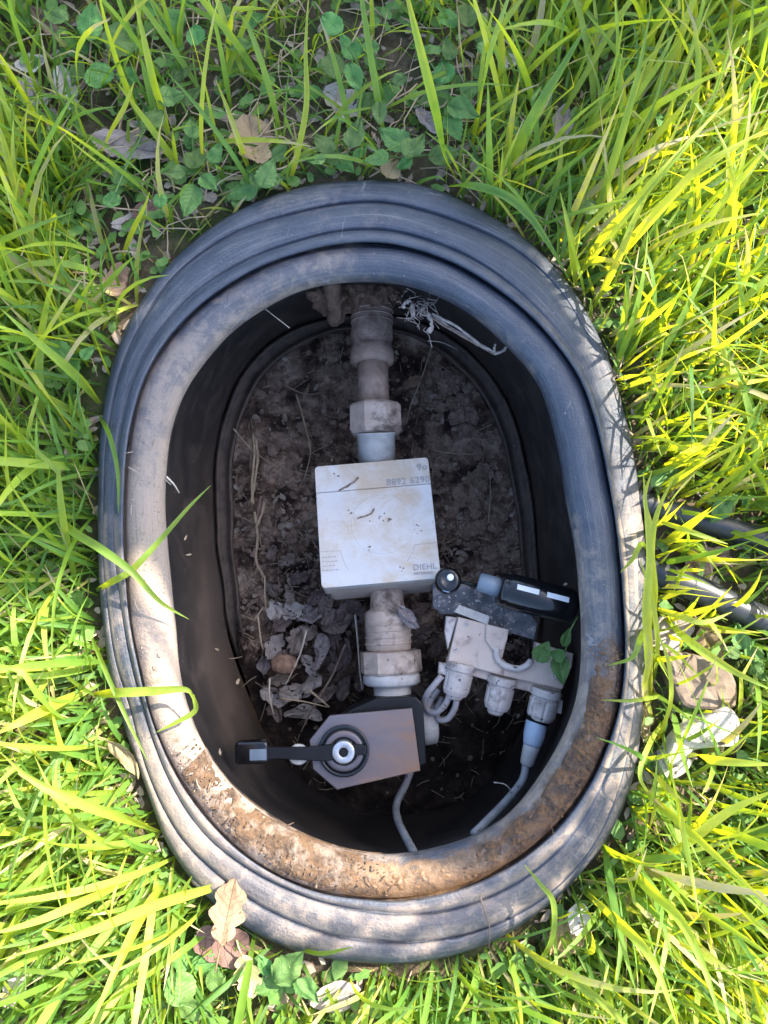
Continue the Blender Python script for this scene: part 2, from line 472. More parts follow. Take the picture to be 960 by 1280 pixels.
C_ = resample([(480,287),(397,295),(322,319),(270,346),(235,373),(183,434),(162,480),(149,544),(145,600),(148,717),(160,800),(180,880),(207,965),(255,1043),(300,1080),(342,1104),(390,1123),(439,1136),(497,1143),(570,1137),(640,1108),(700,1063),(744,1000),(771,930),(785,850),(786,780),(782,700),(774,640),(764,585),(754,530),(738,475),(707,425),(673,388),(627,346),(586,321),(523,296),(440,287)])
D_ = resample([(482,306),(440,307),(397,313),(322,338),(262,375),(205,434),(177,489),(163,556),(158,635),(161,717),(175,828),(204,933),(260,1021),(318,1078),(390,1112),(440,1121),(490,1124),(540,1118),(607,1096),(673,1053),(723,1000),(757,933),(772,890),(779,830),(777,760),(770,690),(758,600),(748,550),(731,492),(698,437),(657,392),(607,354),(544,322)])
E_ = resample([(480,352),(440,352),(393,358),(322,392),(274,430),(235,485),(215,537),(209,596),(210,668),(216,730),(223,790),(240,896),(279,969),(328,1012),(381,1043),(439,1063),(497,1068),(543,1059),(589,1046),(635,1020),(668,980),(690,941),(712,900),(722,860),(726,800),(722,740),(718,690),(707,637),(702,596),(690,533),(673,479),(632,433),(577,385),(507,357)])
FO = resample([(465,392),(400,398),(337,425),(298,470),(276,540),(272,640),(284,740),(296,838),(322,905),(368,972),(430,1018),(500,1030),(570,1014),(634,965),(665,890),(674,800),(668,700),(664,620),(652,560),(640,512),(598,450),(540,405)], 5)
FI = resample([(465,410),(405,416),(345,450),(310,498),(294,556),(296,640),(302,740),(315,838),(345,905),(392,962),(440,996),(500,1008),(560,994),(614,945),(642,880),(652,800),(648,700),(640,617),(627,550),(610,505),(575,462),(530,425)], 5)

def lift(curve, z):
    if np.isscalar(z): z = np.full(len(curve), float(z))
    x = (curve[:, 0]-480)/F_PX; y = (640-curve[:, 1])/F_PX
    dy, dz = y*CT+ST, y*ST-CT
    t = (z-CAMZ)/dz
    return np.stack([t*x, t*dy, z], 1)

def loft(rings):
    n = rings[0].shape[0]
    V = np.concatenate(rings)
    Fc = []
    idx = np.arange(n)
    for i in range(len(rings)-1):
        Fc.append(np.stack([i*n+idx, i*n+(idx+1) % n, (i+1)*n+(idx+1) % n, (i+1)*n+idx], 1))
    return V, np.concatenate(Fc)

def mixcurve(a, b, t): return a*(1-t)+b*t

def wob(V, amp, sc_, seed=0.0):
    out = V.copy()
    for i, v in enumerate(V):
        n_ = mnoise.noise_vector(Vector((v[0]*sc_+seed, v[1]*sc_, v[2]*sc_)))
        out[i] += np.array(n_)*amp
    return out

ANG = np.linspace(-np.pi, np.pi, NA, endpoint=False)
centre_w = np.array(P(CX, CY, 0.0))
Aw = lift(A_, 0.020)
ra_ang = np.arctan2(Aw[:, 1]-centre_w[1], Aw[:, 0]-centre_w[0])
_o = np.argsort(ra_ang)
ra_ang, ra_rad = ra_ang[_o], np.hypot(Aw[:, 0]-centre_w[0], Aw[:, 1]-centre_w[1])[_o]
def rim_dist(x, y):
    """How far outside the box (metres, negative inside) a world position is."""
    a = np.arctan2(y-centre_w[1], x-centre_w[0]); r = np.hypot(x-centre_w[0], y-centre_w[1])
    return r-np.interp(a, ra_ang, ra_rad, period=2*np.pi)

# ------------------------------------------------------------------ ground
def soil_h(x, y):
    return .004*mnoise.noise(Vector((x*9, y*9, 3.1)))+.003*mnoise.noise(Vector((x*35, y*35, 1.7)))
Ain = lift(A_, 0.0)
cxy = np.array([centre_w[0], centre_w[1], 0])
rings = []
rad = [0.90, 1.0, 1.03, 1.07, 1.12, 1.18, 1.26, 1.35, 1.45, 1.6, 1.8, 2.05, 2.4, 2.9, 3.6, 4.6, 7, 14, 40, 130]
for k, s_ in enumerate(rad):
    r_ = cxy+(Ain-cxy)*s_
    if k >= 2:
        r_[:, 2] = [soil_h(v[0], v[1])*min(1, (k-1)/2) if s_ < 10 else 0.0 for v in r_]
    elif k == 0: r_[:, 2] = -.03
    rings.append(r_)
V, Fc = loft(rings)
tag(mesh('ground', V, Fc[:, ::-1], M['ground']), kind='structure', label='bare brown soil under the grass around the sunken box')

# ------------------------------------------------------------------ valve box
box = root('meter_box', Vector((centre_w[0], centre_w[1], 0)), 'large open oval black plastic meter box sunk in the grass', 'meter box')
def zr(base, low=0.0):     # the box sits slightly askew
    return base

def flat_dust(V, lo, hi, seed):
    return np.array([lo+(hi-lo)*max(0, min(1, .5+.9*mnoise.noise(Vector((v[0]*11+seed, v[1]*11, 2.2))))) for v in V])

out_sk = cxy+(lift(A_, 0.020)-cxy)*1.012
def zset(r_, z):
    r_ = r_.copy(); r_[:, 2] = z; return r_
rw = .12+.88*(1-.75*np.clip(-np.cos(ANG)*np.where(np.sin(ANG) < 0, .75, 1.0)*1.25-.1, 0, 1))*np.clip(1-np.clip(np.cos(ANG), 0, 1)*1.5+.35*(np.abs(np.sin(ANG)) > .9), 0, 1)
rw = np.convolve(np.concatenate([rw[-8:], rw, rw[:8]]), np.ones(17)/17, 'valid')
def zz(s_, z):     # s_: 0 at the skirt edge, 1 at the lip groove; ridges fade out along the right side
    return (.0185+.0135*s_)*(1-rw)+z*rw
prof = [zset(cxy+(lift(A_, .02)-cxy)*1.004, -.05), zset(cxy+(lift(A_, .02)-cxy)*1.004, 0.002), lift(A_, 0.012), lift(mixcurve(A_, B_, .10), 0.0185), lift(mixcurve(A_, B_, .35), zz(.1, 0.0225)),
        lift(mixcurve(A_, B_, .85), zz(.3, 0.0255)), lift(mixcurve(A_, B_, .97), zz(.33, 0.0240)), lift(B_, zz(.36, 0.0205)), lift(mixcurve(B_, C_, .06), zz(.4, 0.0238)), lift(mixcurve(B_, C_, .15), zz(.42, 0.0285)),
        lift(mixcurve(B_, C_, .5), zz(.5, 0.0305)), lift(mixcurve(B_, C_, .88), zz(.6, 0.0315)), lift(mixcurve(B_, C_, .97), zz(.64, 0.0300)), lift(C_, zz(.66, 0.0270)), lift(mixcurve(C_, D_, .12), zz(.7, 0.0305)), lift(mixcurve(C_, D_, .3), zz(.8, 0.034)),
        lift(mixcurve(C_, D_, .62), 0.0345), lift(mixcurve(C_, D_, .80), 0.033), lift(mixcurve(C_, D_, .88), 0.0195)]
V, Fc = loft(prof)
V = wob(V, .0007, 25)
ring_i = np.repeat(np.arange(len(prof)), NA)
angs = np.tile(ANG, len(prof))
dust = flat_dust(V, -.35, .30, 0)
grooves = np.isin(ring_i, (7, 13, 18))
dust += np.where(grooves, -.2, 0)
dust += .5*np.isin(ring_i, (8, 9, 14, 15))*(np.cos(angs+np.pi/2) > -.2)      # worn, dusty ridge edges
south = np.clip(np.cos(angs+np.pi/2)*.9, 0, 1)
dust -= .28*np.clip(np.sin(angs), 0, 1)
dust += .45*south*np.isin(ring_i, (4, 5, 10, 11))
acr = np.repeat(np.array([0, .02, .06, .12, .17, .26, .3, .32, .35, .38, .46, .56, .6, .63, .67, .72, .85, .92, 1.0]), NA)
mesh('rim', V, Fc[:, ::-1], M['rim'], box, attrs={'dust': dust, 'acr': acr})

prof2 = [lift(mixcurve(C_, D_, .87), 0.0190), lift(mixcurve(D_, E_, .01), 0.0195), lift(mixcurve(D_, E_, .05), 0.0285), lift(mixcurve(D_, E_, .28), 0.0315), lift(mixcurve(D_, E_, .5), 0.031),
         lift(mixcurve(D_, E_, .72), 0.0285), lift(mixcurve(D_, E_, .88), 0.0235), lift(mixcurve(D_, E_, .97), 0.017), lift(E_, 0.009),
         lift(mixcurve(D_, E_, .99), 0.001), lift(mixcurve(D_, E_, .90), -0.002), lift(mixcurve(D_, E_, .55), -.003)]
V, Fc = loft(prof2)
V = wob(V, .0009, 22, 5)
ri = np.repeat(np.arange(len(prof2)), NA)
angs = np.tile(ANG, len(prof2))
dust = flat_dust(V, -.40, .42, 4)+.45*np.clip(np.cos(angs-np.pi*1.02), -.2, 1)+.25*np.clip(np.cos(angs+np.pi*.7), 0, 1)
dust -= .22*np.clip(np.sin(angs), 0, 1)
dust += .22*np.isin(ri, (6, 7, 8))
dust -= .35*np.clip(np.cos(angs-.1), 0, 1)*np.isin(ri, (2, 3))
tt_l = np.repeat(np.array([-.1, .01, .05, .28, .5, .72, .88, .97, 1.0, 1, 1, 1])[:len(prof2)], NA)
deg = np.degrees(angs)
def bump_(x, a0, a1, s_=7):
    return 1/(1+np.exp(-(x-a0)/s_))*1/(1+np.exp((x-a1)/s_))
mudv = .85*bump_(deg, -128, -88)*np.clip(1.2-1.5*np.abs(tt_l-.45), 0, 1)+.34*bump_(deg, -168, -126)*(tt_l < .95)+1.15*bump_(deg, -88, -24)*np.clip(1.35-1.9*np.abs(tt_l-.32), 0, 1)+.3*bump_(deg, -30, 5)*(tt_l < .5)
rust = bump_(deg, -98, -72, 4)*.8
mesh('inner_lip', V, Fc[:, ::-1], M['rim'], box, attrs={'dust': dust, 'mud': mudv, 'rust': rust, 'acr': 2+tt_l})

wall_z = [-.003, -.03, -.07, -.11, -.15, -.19]
top = lift(mixcurve(D_, E_, .80), -.003)
sfac = np.clip(-np.sin(ANG)*1.8-.5, 0, 1)
botw = lift(FO, -.205)
botw[:, 2] -= .03*sfac
wr = []
for i, tz in enumerate(np.linspace(0, 1, 8)):
    r_ = top*(1-tz)+botw*tz
    bulge = .006*math.sin(tz*math.pi)
    d_ = r_-np.array([centre_w[0], centre_w[1], 0]); d_[:, 2] = 0
    d_ /= np.linalg.norm(d_, axis=1)[:, None]
    wr.append(r_+d_*bulge)
V, Fc = loft(wr)
V = wob(V, .0012, 14, 9)
tz = np.repeat(np.linspace(0, 1, 8), NA); angs = np.tile(ANG, 8)
dust = (1-.75*np.tile(np.clip(-np.sin(ANG)*2.2-1.1, 0, 1), 8))*np.clip(.55*tz**2+.9*np.clip(np.cos(angs+np.pi*.75), 0, 1)**2*tz-.05, -.1, 1)
mesh('wall', V, Fc[:, ::-1], M['wall'], box, attrs={'dust': dust})
pf = [lift(FO, -.204), lift(mixcurve(FO, FI, .06), -.193), lift(mixcurve(FO, FI, .15), -.190), lift(mixcurve(FO, FI, .28), -.193), lift(mixcurve(FO, FI, .5), -.200), lift(mixcurve(FO, FI, .72), -.196),
      lift(mixcurve(FO, FI, .85), -.187), lift(mixcurve(FO, FI, .95), -.187), lift(mixcurve(FO, FI, 1.02), -.193), lift(mixcurve(FO, FI, 1.06), -.215)]
V, Fc = loft(pf)
V = wob(V, .0014, 30, 2)
V[:, 2] -= .055*np.tile(sfac, len(pf))
mesh('foot_ring', V, Fc[:, ::-1], M['wall'], box, attrs={'dust': (.35+.45*np.random.rand(len(V)))*(1-.9*np.tile(sfac, len(pf)))})

# broken strip of flange along the lower left
st = [P(240, 1092, .012), P(262, 1108, .014), P(300, 1132, .015), P(345, 1154, .015), P(400, 1171, .015), P(460, 1180, .015), P(520, 1183, .015)]
pth = catmull(st, 8)
mb = MB(); tube(mb, pth, [.0055*min(1, .5+i/5) for i in range(len(pth))], 10, jitter=.05)
V = np.array(mb.v)
mesh('flange_strip', V, mb.f, M['rim'], box, attrs={'dust': np.full(len(V), .4)})

# ------------------------------------------------------------------ mud caked on the lip
def mud_patch(name, a0, a1, t0, t1, th, mat, seed, na=150, nt_=22):
    """lumpy sheet lying on the inner lip between the two angles (degrees, anticlockwise from the right)."""
    zt = [0.0255, 0.0295, 0.0315, 0.031, 0.0285, 0.0235, 0.017, .009]; tt = [.05, .12, .28, .5, .72, .88, .97, 1.0]
    V, Fc = [], []
    for i in range(na+1):
        a = R(a0+(a1-a0)*i/na)
        fi = ((a+math.pi) % (2*math.pi))/(2*math.pi)*NA
        i0 = int(fi) % NA; i1 = (i0+1) % NA; f_ = fi-int(fi)
        d0 = D_[i0]*(1-f_)+D_[i1]*f_; e0 = E_[i0]*(1-f_)+E_[i1]*f_
        env = math.sin(math.pi*i/na)**.4
        for j in range(nt_+1):
            s_ = j/nt_
            t_ = t0+(t1-t0)*s_
            z = float(np.interp(t_, tt, zt))
            p = d0*(1-t_)+e0*t_
            ed = env*(math.sin(math.pi*s_)**.5)
            v = P(p[0], p[1], z)
            n1 = mnoise.noise(Vector((v.x*38+seed, v.y*38, 0)))
            n2 = mnoise.noise(Vector((v.x*130+seed, v.y*130, 4)))
            n3 = mnoise.noise(Vector((v.x*340, v.y*340, 8+seed)))
            h = ed*(th*(1.0+.75*n1)+.0022*n2+.0016*n3)-.0006+.003*n1*(1-ed)
            V.append(P(p[0], p[1], z+h))
    for i in range(na):
        for j in range(nt_):
            a_ = i*(nt_+1)+j
            Fc.append((a_, a_+1, a_+nt_+2, a_+nt_+1))
    o = mesh(name, V, Fc, mat, box)
    return o
m1 = mud_patch('caked_mud', -133, -88, .06, 1.02, .0016, M['mud'], 1.0, 200, 26)
m1['label'] = 'dry crumbly brown mud on the lower lip'
m3 = mud_patch('caked_mud', -100, -70, .10, .60, .0011, M['mudorange'], 12.0, 160, 24)
m3['label'] = 'smooth orange mud at the very bottom of the lip'
m2 = mud_patch('caked_mud', -72, -20, .03, .74, .0020, M['mudwet'], 7.0, 220, 24)
m2['label'] = 'wet dark brown mud on the lower right of the lip'

def lip_point(adeg, t_):
    a = R(adeg); fi = ((a+math.pi) % (2*math.pi))/(2*math.pi)*NA; i0 = int(fi) % NA
    p = D_[i0]*(1-t_)+E_[i0]*t_
    z = float(np.interp(t_, [.05, .12, .28, .5, .72, .88, .97, 1.0], [0.0265, 0.0295, 0.0315, 0.031, 0.0285, 0.0235, 0.017, .009]))
    return P(p[0], p[1], z), z
MUD_CRUMBS = []
# ------------------------------------------------------------------ soil in the pit
def pit_h(x, y):
    p = Vector((x, y, 0))
    n1 = mnoise.noise(Vector((x*14, y*14, 5))); n2 = mnoise.noise(Vector((x*45, y*45, 2)))
    n3 = mnoise.turbulence(Vector((x*95, y*95, 2)), 3, False)
    z = -.205+.010*n1+.007*n2+.004*n3
    if y < -.05: z -= min(.02, (-.05-y)*.3)
    return z
fin = lift(mixcurve(FO, FI, (.9*(1-sfac)-.06*sfac)[:, None]), -.20)
cpit = fin.mean(0)
NR = 90
rings = []
for k in range(NR):
    s_ = 1.0-k/(NR-1)*.995
    r_ = cpit+(fin-cpit)*s_
    r_[:, 2] = [pit_h(v[0], v[1]) for v in r_]
    rings.append(r_)
V, Fc = loft(rings)
blackish = np.clip((-.075-V[:, 1])/.05+.5*np.array([mnoise.noise(Vector((v[0]*20, v[1]*20, 1))) for v in V]), 0, 1)  # soil colour goes near-black towards the south end
tag(mesh('pit_soil', V, Fc[:, ::-1], M['soil'], attrs={'blackish': blackish}), 'dark crumbly soil at the bottom of the box', kind='structure')

def rock(c, r_, seed, sub=2, sq=(1, 1, .7)):
    """lumpy little stone"""
    V, Fc = ico(sub)
    out = []
    rz = random.uniform(0, 6.28)
    for v in V:
        n_ = 1+.5*mnoise.noise(Vector(v)*1.3+Vector((seed, 0, 0)))+.28*mnoise.noise(Vector(v)*3.6+Vector((seed, 3, 0)))+(.16*mnoise.noise(Vector(v)*9+Vector((seed, 3, 7))) if sub > 2 else 0)
        x, y, z = v[0]*sq[0]*n_*r_, v[1]*sq[1]*n_*r_, v[2]*sq[2]*n_*r_
        out.append((c[0]+x*math.cos(rz)-y*math.sin(rz), c[1]+x*math.sin(rz)+y*math.cos(rz), c[2]+z))
    return out, Fc
_ico = {}
def ico(sub):
    if sub in _ico: return _ico[sub]
    import bmesh
    bm = bmesh.new(); bmesh.ops.create_icosphere(bm, subdivisions=sub, radius=1)
    V = [tuple(v.co) for v in bm.verts]; Fc = [tuple(v.index for v in f.verts) for f in bm.faces]
    bm.free(); _ico[sub] = (V, Fc)
    return _ico[sub]

for nm, mt, n_, a0, a1, t0, t1, r0, r1, lb in (('mud_crumbs', 'mud', 420, -136, -86, .08, 1.0, .0004, .0014, 'dry brown crumbs of mud on the lower left of the lip'),
                                     ('mud_crumbs', 'mudwet', 480, -72, -18, .06, .7, .0004, .0016, 'wet dark crumbs of mud on the lower right of the lip'),
                                     ('grit', 'litter', 420, -215, -125, .05, 1.0, .0003, .0010, 'fine pale grit lying on the left of the lip')):
    mb = MB()
    for i in range(n_):
        an = random.uniform(a0, a1); t_ = random.uniform(t0, t1)
        p, z = lip_point(an, t_)
        if mnoise.noise(Vector((p.x*45, p.y*45, 3))) < -.15 and nm != 'grit': continue
        r_ = random.uniform(r0, r1)*random.uniform(.5, 1)
        mb.add(*rock(p+Vector((0, 0, r_*.3+(.0018 if nm != 'grit' else 0))), r_, i*1.3, 1, (1, random.uniform(.5, 1), .7)))
    for i in range(14):
        an = random.uniform(a0, a1); p, z = lip_point(an, random.uniform(t0, t1)); b = random.uniform(0, 6.28); L = random.uniform(.003, .010)
        d = Vector((math.cos(b)*L, math.sin(b)*L, .0005))
        tube(mb, [p+Vector((0, 0, .002)), p+d*.5+Vector((0, 0, .0035)), p+d+Vector((0, 0, .002))], .0004, 5)
    tag(mb.build(nm, M[mt], smooth=False), lb, kind='stuff')
mb = MB()
for i in range(2600):
    a = random.uniform(0, 6.28); k = int(a/6.2832*NA) % NA; s_ = math.sqrt(random.random())*.97
    q = cpit+(fin[k]-cpit)*s_
    if q[1] < -.07 and random.random() < .8: continue
    r_ = random.choice((.0006, .0008, .0012, .0016, .0022, .0034))*random.uniform(.6, 1.2)
    mb.add(*rock((q[0], q[1], pit_h(q[0], q[1])+r_*.3), r_, i, 1))
tag(mb.build('soil_crumbs', M['clod'], smooth=False), 'loose grey brown crumbs of earth over the pit soil', kind='stuff')
clods = [(570, 505, 26), (590, 540, 22), (545, 560, 18), (600, 590, 18), (575, 620, 20), (612, 480, 16), (560, 470, 18), (345, 480, 18), (415, 465, 18), (425, 500, 16), (350, 560, 20), (362, 600, 14), (640, 690, 16),
         (610, 650, 16), (590, 670, 14), (330, 640, 12), (440, 420, 14), (405, 440, 12), (660, 720, 16), (615, 700, 12), (525, 600, 10), (380, 530, 12)]
mb = MB()
for i, (x, y, r_) in enumerate(clods):
    for j in range(9):
        x2, y2 = x+random.gauss(0, r_*.5), y+random.gauss(0, r_*.5)
        rr = r_*random.uniform(.18, .5)*S(-.2)
        p = P(x2, y2, -.2); z = pit_h(p.x, p.y)
        mb.add(*rock((p.x, p.y, z+rr*.1), rr*1.15, i*7+j, 3, (1, .85, .45)))
tag(mb.build('earth_clods', M['clod'], smooth=False), 'dry grey clods of earth lying in the pit', kind='stuff')
mb = MB()
for i in range(520):
    a = random.uniform(0, 6.28); k = int(a/6.2832*NA) % NA; s_ = math.sqrt(random.random())*.98
    q = cpit+(fin[k]-cpit)*s_; z = pit_h(q[0], q[1])+.002
    an = random.uniform(0, 6.28); L = random.uniform(.004, .022)
    d = Vector((math.cos(an), math.sin(an), random.uniform(-.1, .2)))*L
    p = Vector((q[0], q[1], z))
    tube(mb, [p, p+d*.5+Vector((random.gauss(0, .001), random.gauss(0, .001), .001)), p+d], random.uniform(.00025, .0006), 5)
tag(mb.build('plant_fibres', M['straw']), 'fine dry root and stalk fibres scattered over the pit soil', kind='stuff')

mb = MB()
for i in range(700):
    a = random.uniform(0, 6.28); k = int(a/6.2832*NA) % NA; s_ = math.sqrt(random.random())*.98
    q = cpit+(fin[k]-cpit)*s_; z = pit_h(q[0], q[1])+random.uniform(.001, .004)
    if mnoise.noise(Vector((q[0]*22, q[1]*22, 7))) < -.1 or (q[1] < -.06 and random.random() < .9): continue
    L = random.uniform(.002, .007); W = L*random.uniform(.3, .8); b = random.uniform(0, 6.28)
    V = []
    for j in range(5):
        c_ = j*1.2566; u, v = L*math.cos(c_)*random.uniform(.4, 1), W*math.sin(c_)*random.uniform(.4, 1)
        V.append((q[0]+u*math.cos(b)-v*math.sin(b), q[1]+u*math.sin(b)+v*math.cos(b), z+random.uniform(-.001, .002)))
    mb.add(V, [(0, 1, 2), (0, 2, 3), (0, 3, 4)])
tag(mb.build('bark_chips', M['litter'], smooth=False), 'broken leaf and bark chips scattered on the pit soil', kind='stuff')
# brown clay around the inlet
inlet = root('earth_lump', P(440, 380, -.10), 'brown earth packed around the pipe at the top of the pit', 'earth')
mb = MB()
for i, (x, y, r_, z) in enumerate([(412, 372, 24, -.075), (440, 366, 26, -.085), (470, 366, 26, -.085), (425, 384, 18, -.09), (455, 378, 18, -.09), (398, 366, 14, -.07), (488, 372, 14, -.10)]):
    mb.add(*rock(P(x, y, z), r_*S(z), i*3+.5, 4, (1, .8, .8)))
mb.build('earth', M['brownsoil'], inlet)
mb = MB(); tube(mb, catmull([P(414, 352, -.045), P(416, 372, -.055), P(418, 400, -.085)], 5), .0075, 10, jitter=.12)
mb.build('root_stub', M['brownsoil'], inlet)

# ------------------------------------------------------------------ pipes
ZP = -.095
sp = S(ZP)
up = root('water_pipe', P(468, 460, ZP), 'muddy pipe with union nut running down from the top wall to the meter', 'pipe')
mb = MB(); lathe(mb, P(465, 372, ZP-.004), P(465, 456, ZP), [(0, 24*sp), (.02, 26*sp), (.45, 26.5*sp), (.62, 27*sp), (.66, 25*sp), (.75, 25.5*sp), (.80, 28*sp), (.96, 28.5*sp), (1, 24*sp), (1.0, 18*sp)], 40)
for t_ in (.12, .2, .28, .36):
    lathe(mb, P(465, 372+84*t_, ZP-.003), P(465, 375+84*t_, ZP-.003), [(0, 26*sp), (.3, 27.6*sp), (.7, 27.6*sp), (1, 26*sp)], 40)
mb.build('coupling', M['pipetop'], up)
mb = MB(); lathe(mb, P(465.5, 450, ZP), P(468, 515, ZP), [(0, 20*sp), (1, 19.5*sp)], 36)
mb.build('pipe_section', M['pipetop'], up)
mb = MB(); lathe(mb, P(469, 506, ZP), P(470, 544, ZP), [(0, 22*sp), (.0, 31*sp), (.1, 34.5*sp), (.85, 35*sp), (.98, 31*sp), (1.0, 26*sp)], 8, .5)
o = mb.build('union_nut', M['pvc'], up, smooth=False)
mb = MB(); lathe(mb, P(470, 541, ZP), P(471.5, 580, ZP-.006), [(0, 27*sp), (.03, 27.5*sp), (.06, 24*sp), (1, 23.5*sp)], 36)
mb.build('meter_tail', M['pvcclean'], up)

ZL = -.095; sl = S(ZL)
lo = root('water_pipe', P(487, 800, ZL), 'pale dusty pipe with ribbed coupling running from the meter to the black valve', 'pipe')
mb = MB(); lathe(mb, P(483, 728, ZL), P(486, 815, ZL), [(0, 20*sl), (.25, 20.5*sl), (.38, 22*sl), (.42, 27*sl), (.5, 28.5*sl), (.95, 28*sl), (1, 24*sl)], 36)
mb.build('meter_tail', M['pvc'], lo)
mb = MB()
for k_ in range(4):
    lathe(mb, P(485.5, 778+k_*8, ZL), P(485.7, 781+k_*8, ZL), [(0, 28*sl), (.3, 29.6*sl), (.7, 29.6*sl), (1, 28*sl)], 36)
mb.build('rib', M['pvc'], lo)
mb = MB(); lathe(mb, P(488, 813, ZL), P(489.5, 841, ZL), [(0, 33*sl), (.03, 37.5*sl), (.9, 38*sl), (1, 36*sl), (1, 30*sl)], 10, .2)
mb.build('union_nut', M['pvc'], lo, smooth=False)
mb = MB(); lathe(mb, P(489.5, 840, ZL), P(490, 856, ZL), [(0, 33*sl), (.3, 35*sl), (.8, 35*sl), (1, 31*sl), (1, 24*sl)], 36)
mb.build('collar', M['pvcclean'], lo)
mb = MB(); lathe(mb, P(490, 854, ZL), P(493, 905, ZL), [(0, 23*sl), (1, 22.5*sl)], 36)
mb.build('pipe_section', M['pvcclean'], lo)
mb = MB(); tube(mb, catmull([P(560, 905, ZL), P(556, 870, ZL+.012), P(535, 832, ZL+.008)], 4), .0, 6) if False else None
# grey elbow leaving the valve to the right
el = MB(); lathe(el, P(520, 905, ZL-.008), P(545, 902, ZL-.010), [(0, 26*sl), (.5, 27*sl), (.9, 26*sl), (1, 20*sl)], 28)
el.build('elbow', M['pvcclean'], lo)

# ------------------------------------------------------------------ water meter
zn, zs = -.082, -.056
TL, TR, BR_, BL_ = P(394, 583.5, zn), P(537.6, 571, zn), P(548.5, 723, zs), P(401, 735, zs)
mc = (TL+TR+BR_+BL_)/4
ux = ((TR-TL)+(BR_-BL_)).normalized(); uy = ((TL-BL_)+(TR-BR_)); uy = (uy-ux*uy.dot(ux)).normalized(); un = ux.cross(uy).normalized()
hw, hh = ((TR-TL).length+(BR_-BL_).length)/4, ((TL-BL_).length+(TR-BR_).length)/4
meter = root('water_meter', mc-un*.045, 'square white water meter with printed number in the middle of the pit', 'water meter')
def mp(u, v, h=0.0): return mc+ux*(u*hw)+uy*(v*hh)+un*h
def mpix(px, py, h=0.0):
    """Point of the tilted meter face that shows at a pixel."""
    d = P(px, py, 0)-Vector((0, 0, CAMZ)); o_ = Vector((0, 0, CAMZ))
    t = (mc-o_).dot(un)/d.dot(un)
    return o_+d*t+un*h
vs = .545   # seam height on the face
top_c = mp(0, (1+vs)/2); 
mb = MB(); prism(mb, roundrect(mp(0, (1+vs+.003)/2), ux, uy, hw, hh*(1-vs-.003)/2, [.0036, .0036, .0002, .0002]), un, .009, .0004)
mb.build('lid_panel', M['meter'], meter, smooth=False)
mb = MB(); prism(mb, roundrect(mp(0, (vs-.003-1)/2), ux, uy, hw, hh*(1+vs-.003)/2, [.0002, .0002, .0036, .0036]), un, .009, .0004)
mb.build('lid_panel', M['meter'], meter, smooth=False)
mb = MB(); prism(mb, roundrect(mp(0, -.005, -.0075), ux, uy, hw*.985, hh*.99, .003), un, .016, .0008)
mb.build('body', M['meterside'], meter, smooth=False)
mb = MB(); prism(mb, roundrect(mp(0, -.02, -.0225), ux, uy, hw*.93, hh*.96, .006), un, .030, .001)
mb.build('base', M['meterside'], meter, smooth=False)
mb = MB()
cr = mpix(479, 655, .0003)
ringp = [cr+ux*math.cos(a)*.0275+uy*math.sin(a)*.0275 for a in np.linspace(0, 2*math.pi, 64, endpoint=False)]
for i in range(64):
    pass
V, Fc = [], []
for i in range(64):
    a = 2*math.pi*i/64; d = ux*math.cos(a)+uy*math.sin(a)
    V += [cr+d*.0268-un*.0005, cr+d*.0272+un*.00005, cr+d*.0282+un*.00005, cr+d*.0286-un*.0005]
for i in range(64):
    j = (i+1) % 64
    for k in range(3): Fc.append((i*4+k, j*4+k, j*4+k+1, i*4+k+1))
mb.add(V, Fc)
mesh('dial_ring', np.array(mb.v)-np.array(un)*.00022, mb.f, M['meter'], meter)
mb = MB()
def pline(mb, pts, wd, h=.0004):
    for a, b in zip(pts[:-1], pts[1:]):
        a, b = mpix(*a, h), mpix(*b, h)
        s_ = (b-a).normalized().cross(un)*wd/2
        mb.add([a+s_, b+s_, b-s_, a-s_], [(0, 1, 2, 3)])
pline(mb, [(400, 690), (425, 688.5), (430, 702), (436, 714)], .00028)
pline(mb, [(547, 678.5), (519, 681), (515, 692), (509, 702)], .00028)
mb.build('corner_marking', M['ink'], meter, smooth=False)
def text_on(body, px, py, size_px, name='printed_text', al='LEFT', mat=None, rot=0):
    cu = bpy.data.curves.new(name, 'FONT')
    cu.body = body; cu.size = size_px*S(-.07)*1.35; cu.align_x = al
    cu.extrude = .0001
    cu.space_character = 1.08
    o = bpy.data.objects.new(name, cu); col.objects.link(o)
    cu.materials.append(mat or M['ink'])
    from mathutils import Matrix
    q = Matrix((ux, uy, un)).transposed().to_4x4()
    if rot: q = q @ Matrix.Rotation(rot, 4, 'Z')
    o.parent = meter
    o.rotation_euler = q.to_euler()
    bpy.context.view_layer.update()
    me = bpy.data.meshes.new_from_object(o.evaluated_get(bpy.context.evaluated_depsgraph_get()))
    bpy.data.objects.remove(o)
    o = bpy.data.objects.new(name, me); col.objects.link(o)
    o.parent = meter
    o.rotation_euler = q.to_euler()
    o.location = mpix(px, py, .0005)-org_of(meter)
    return o
text_on('8892 6290', 483, 607.0, 9.0)
text_on('9o', 521, 588, 9.5)
text_on('DIEHL', 516.5, 713, 7.5)
text_on('METERING', 517, 719, 3.5)
mb = MB()
for k in range(4):
    y = 697+k*5.5
    x = 402.5
    while x < 420:
        L = random.uniform(1.5, 4)
        pline(mb, [(x, y-(x-402)*.06), (x+L, y-(x+L-402)*.06)], .0006); x += L+random.uniform(.8, 1.6)
mb.build('printed_text', M['ink'], meter, smooth=False)
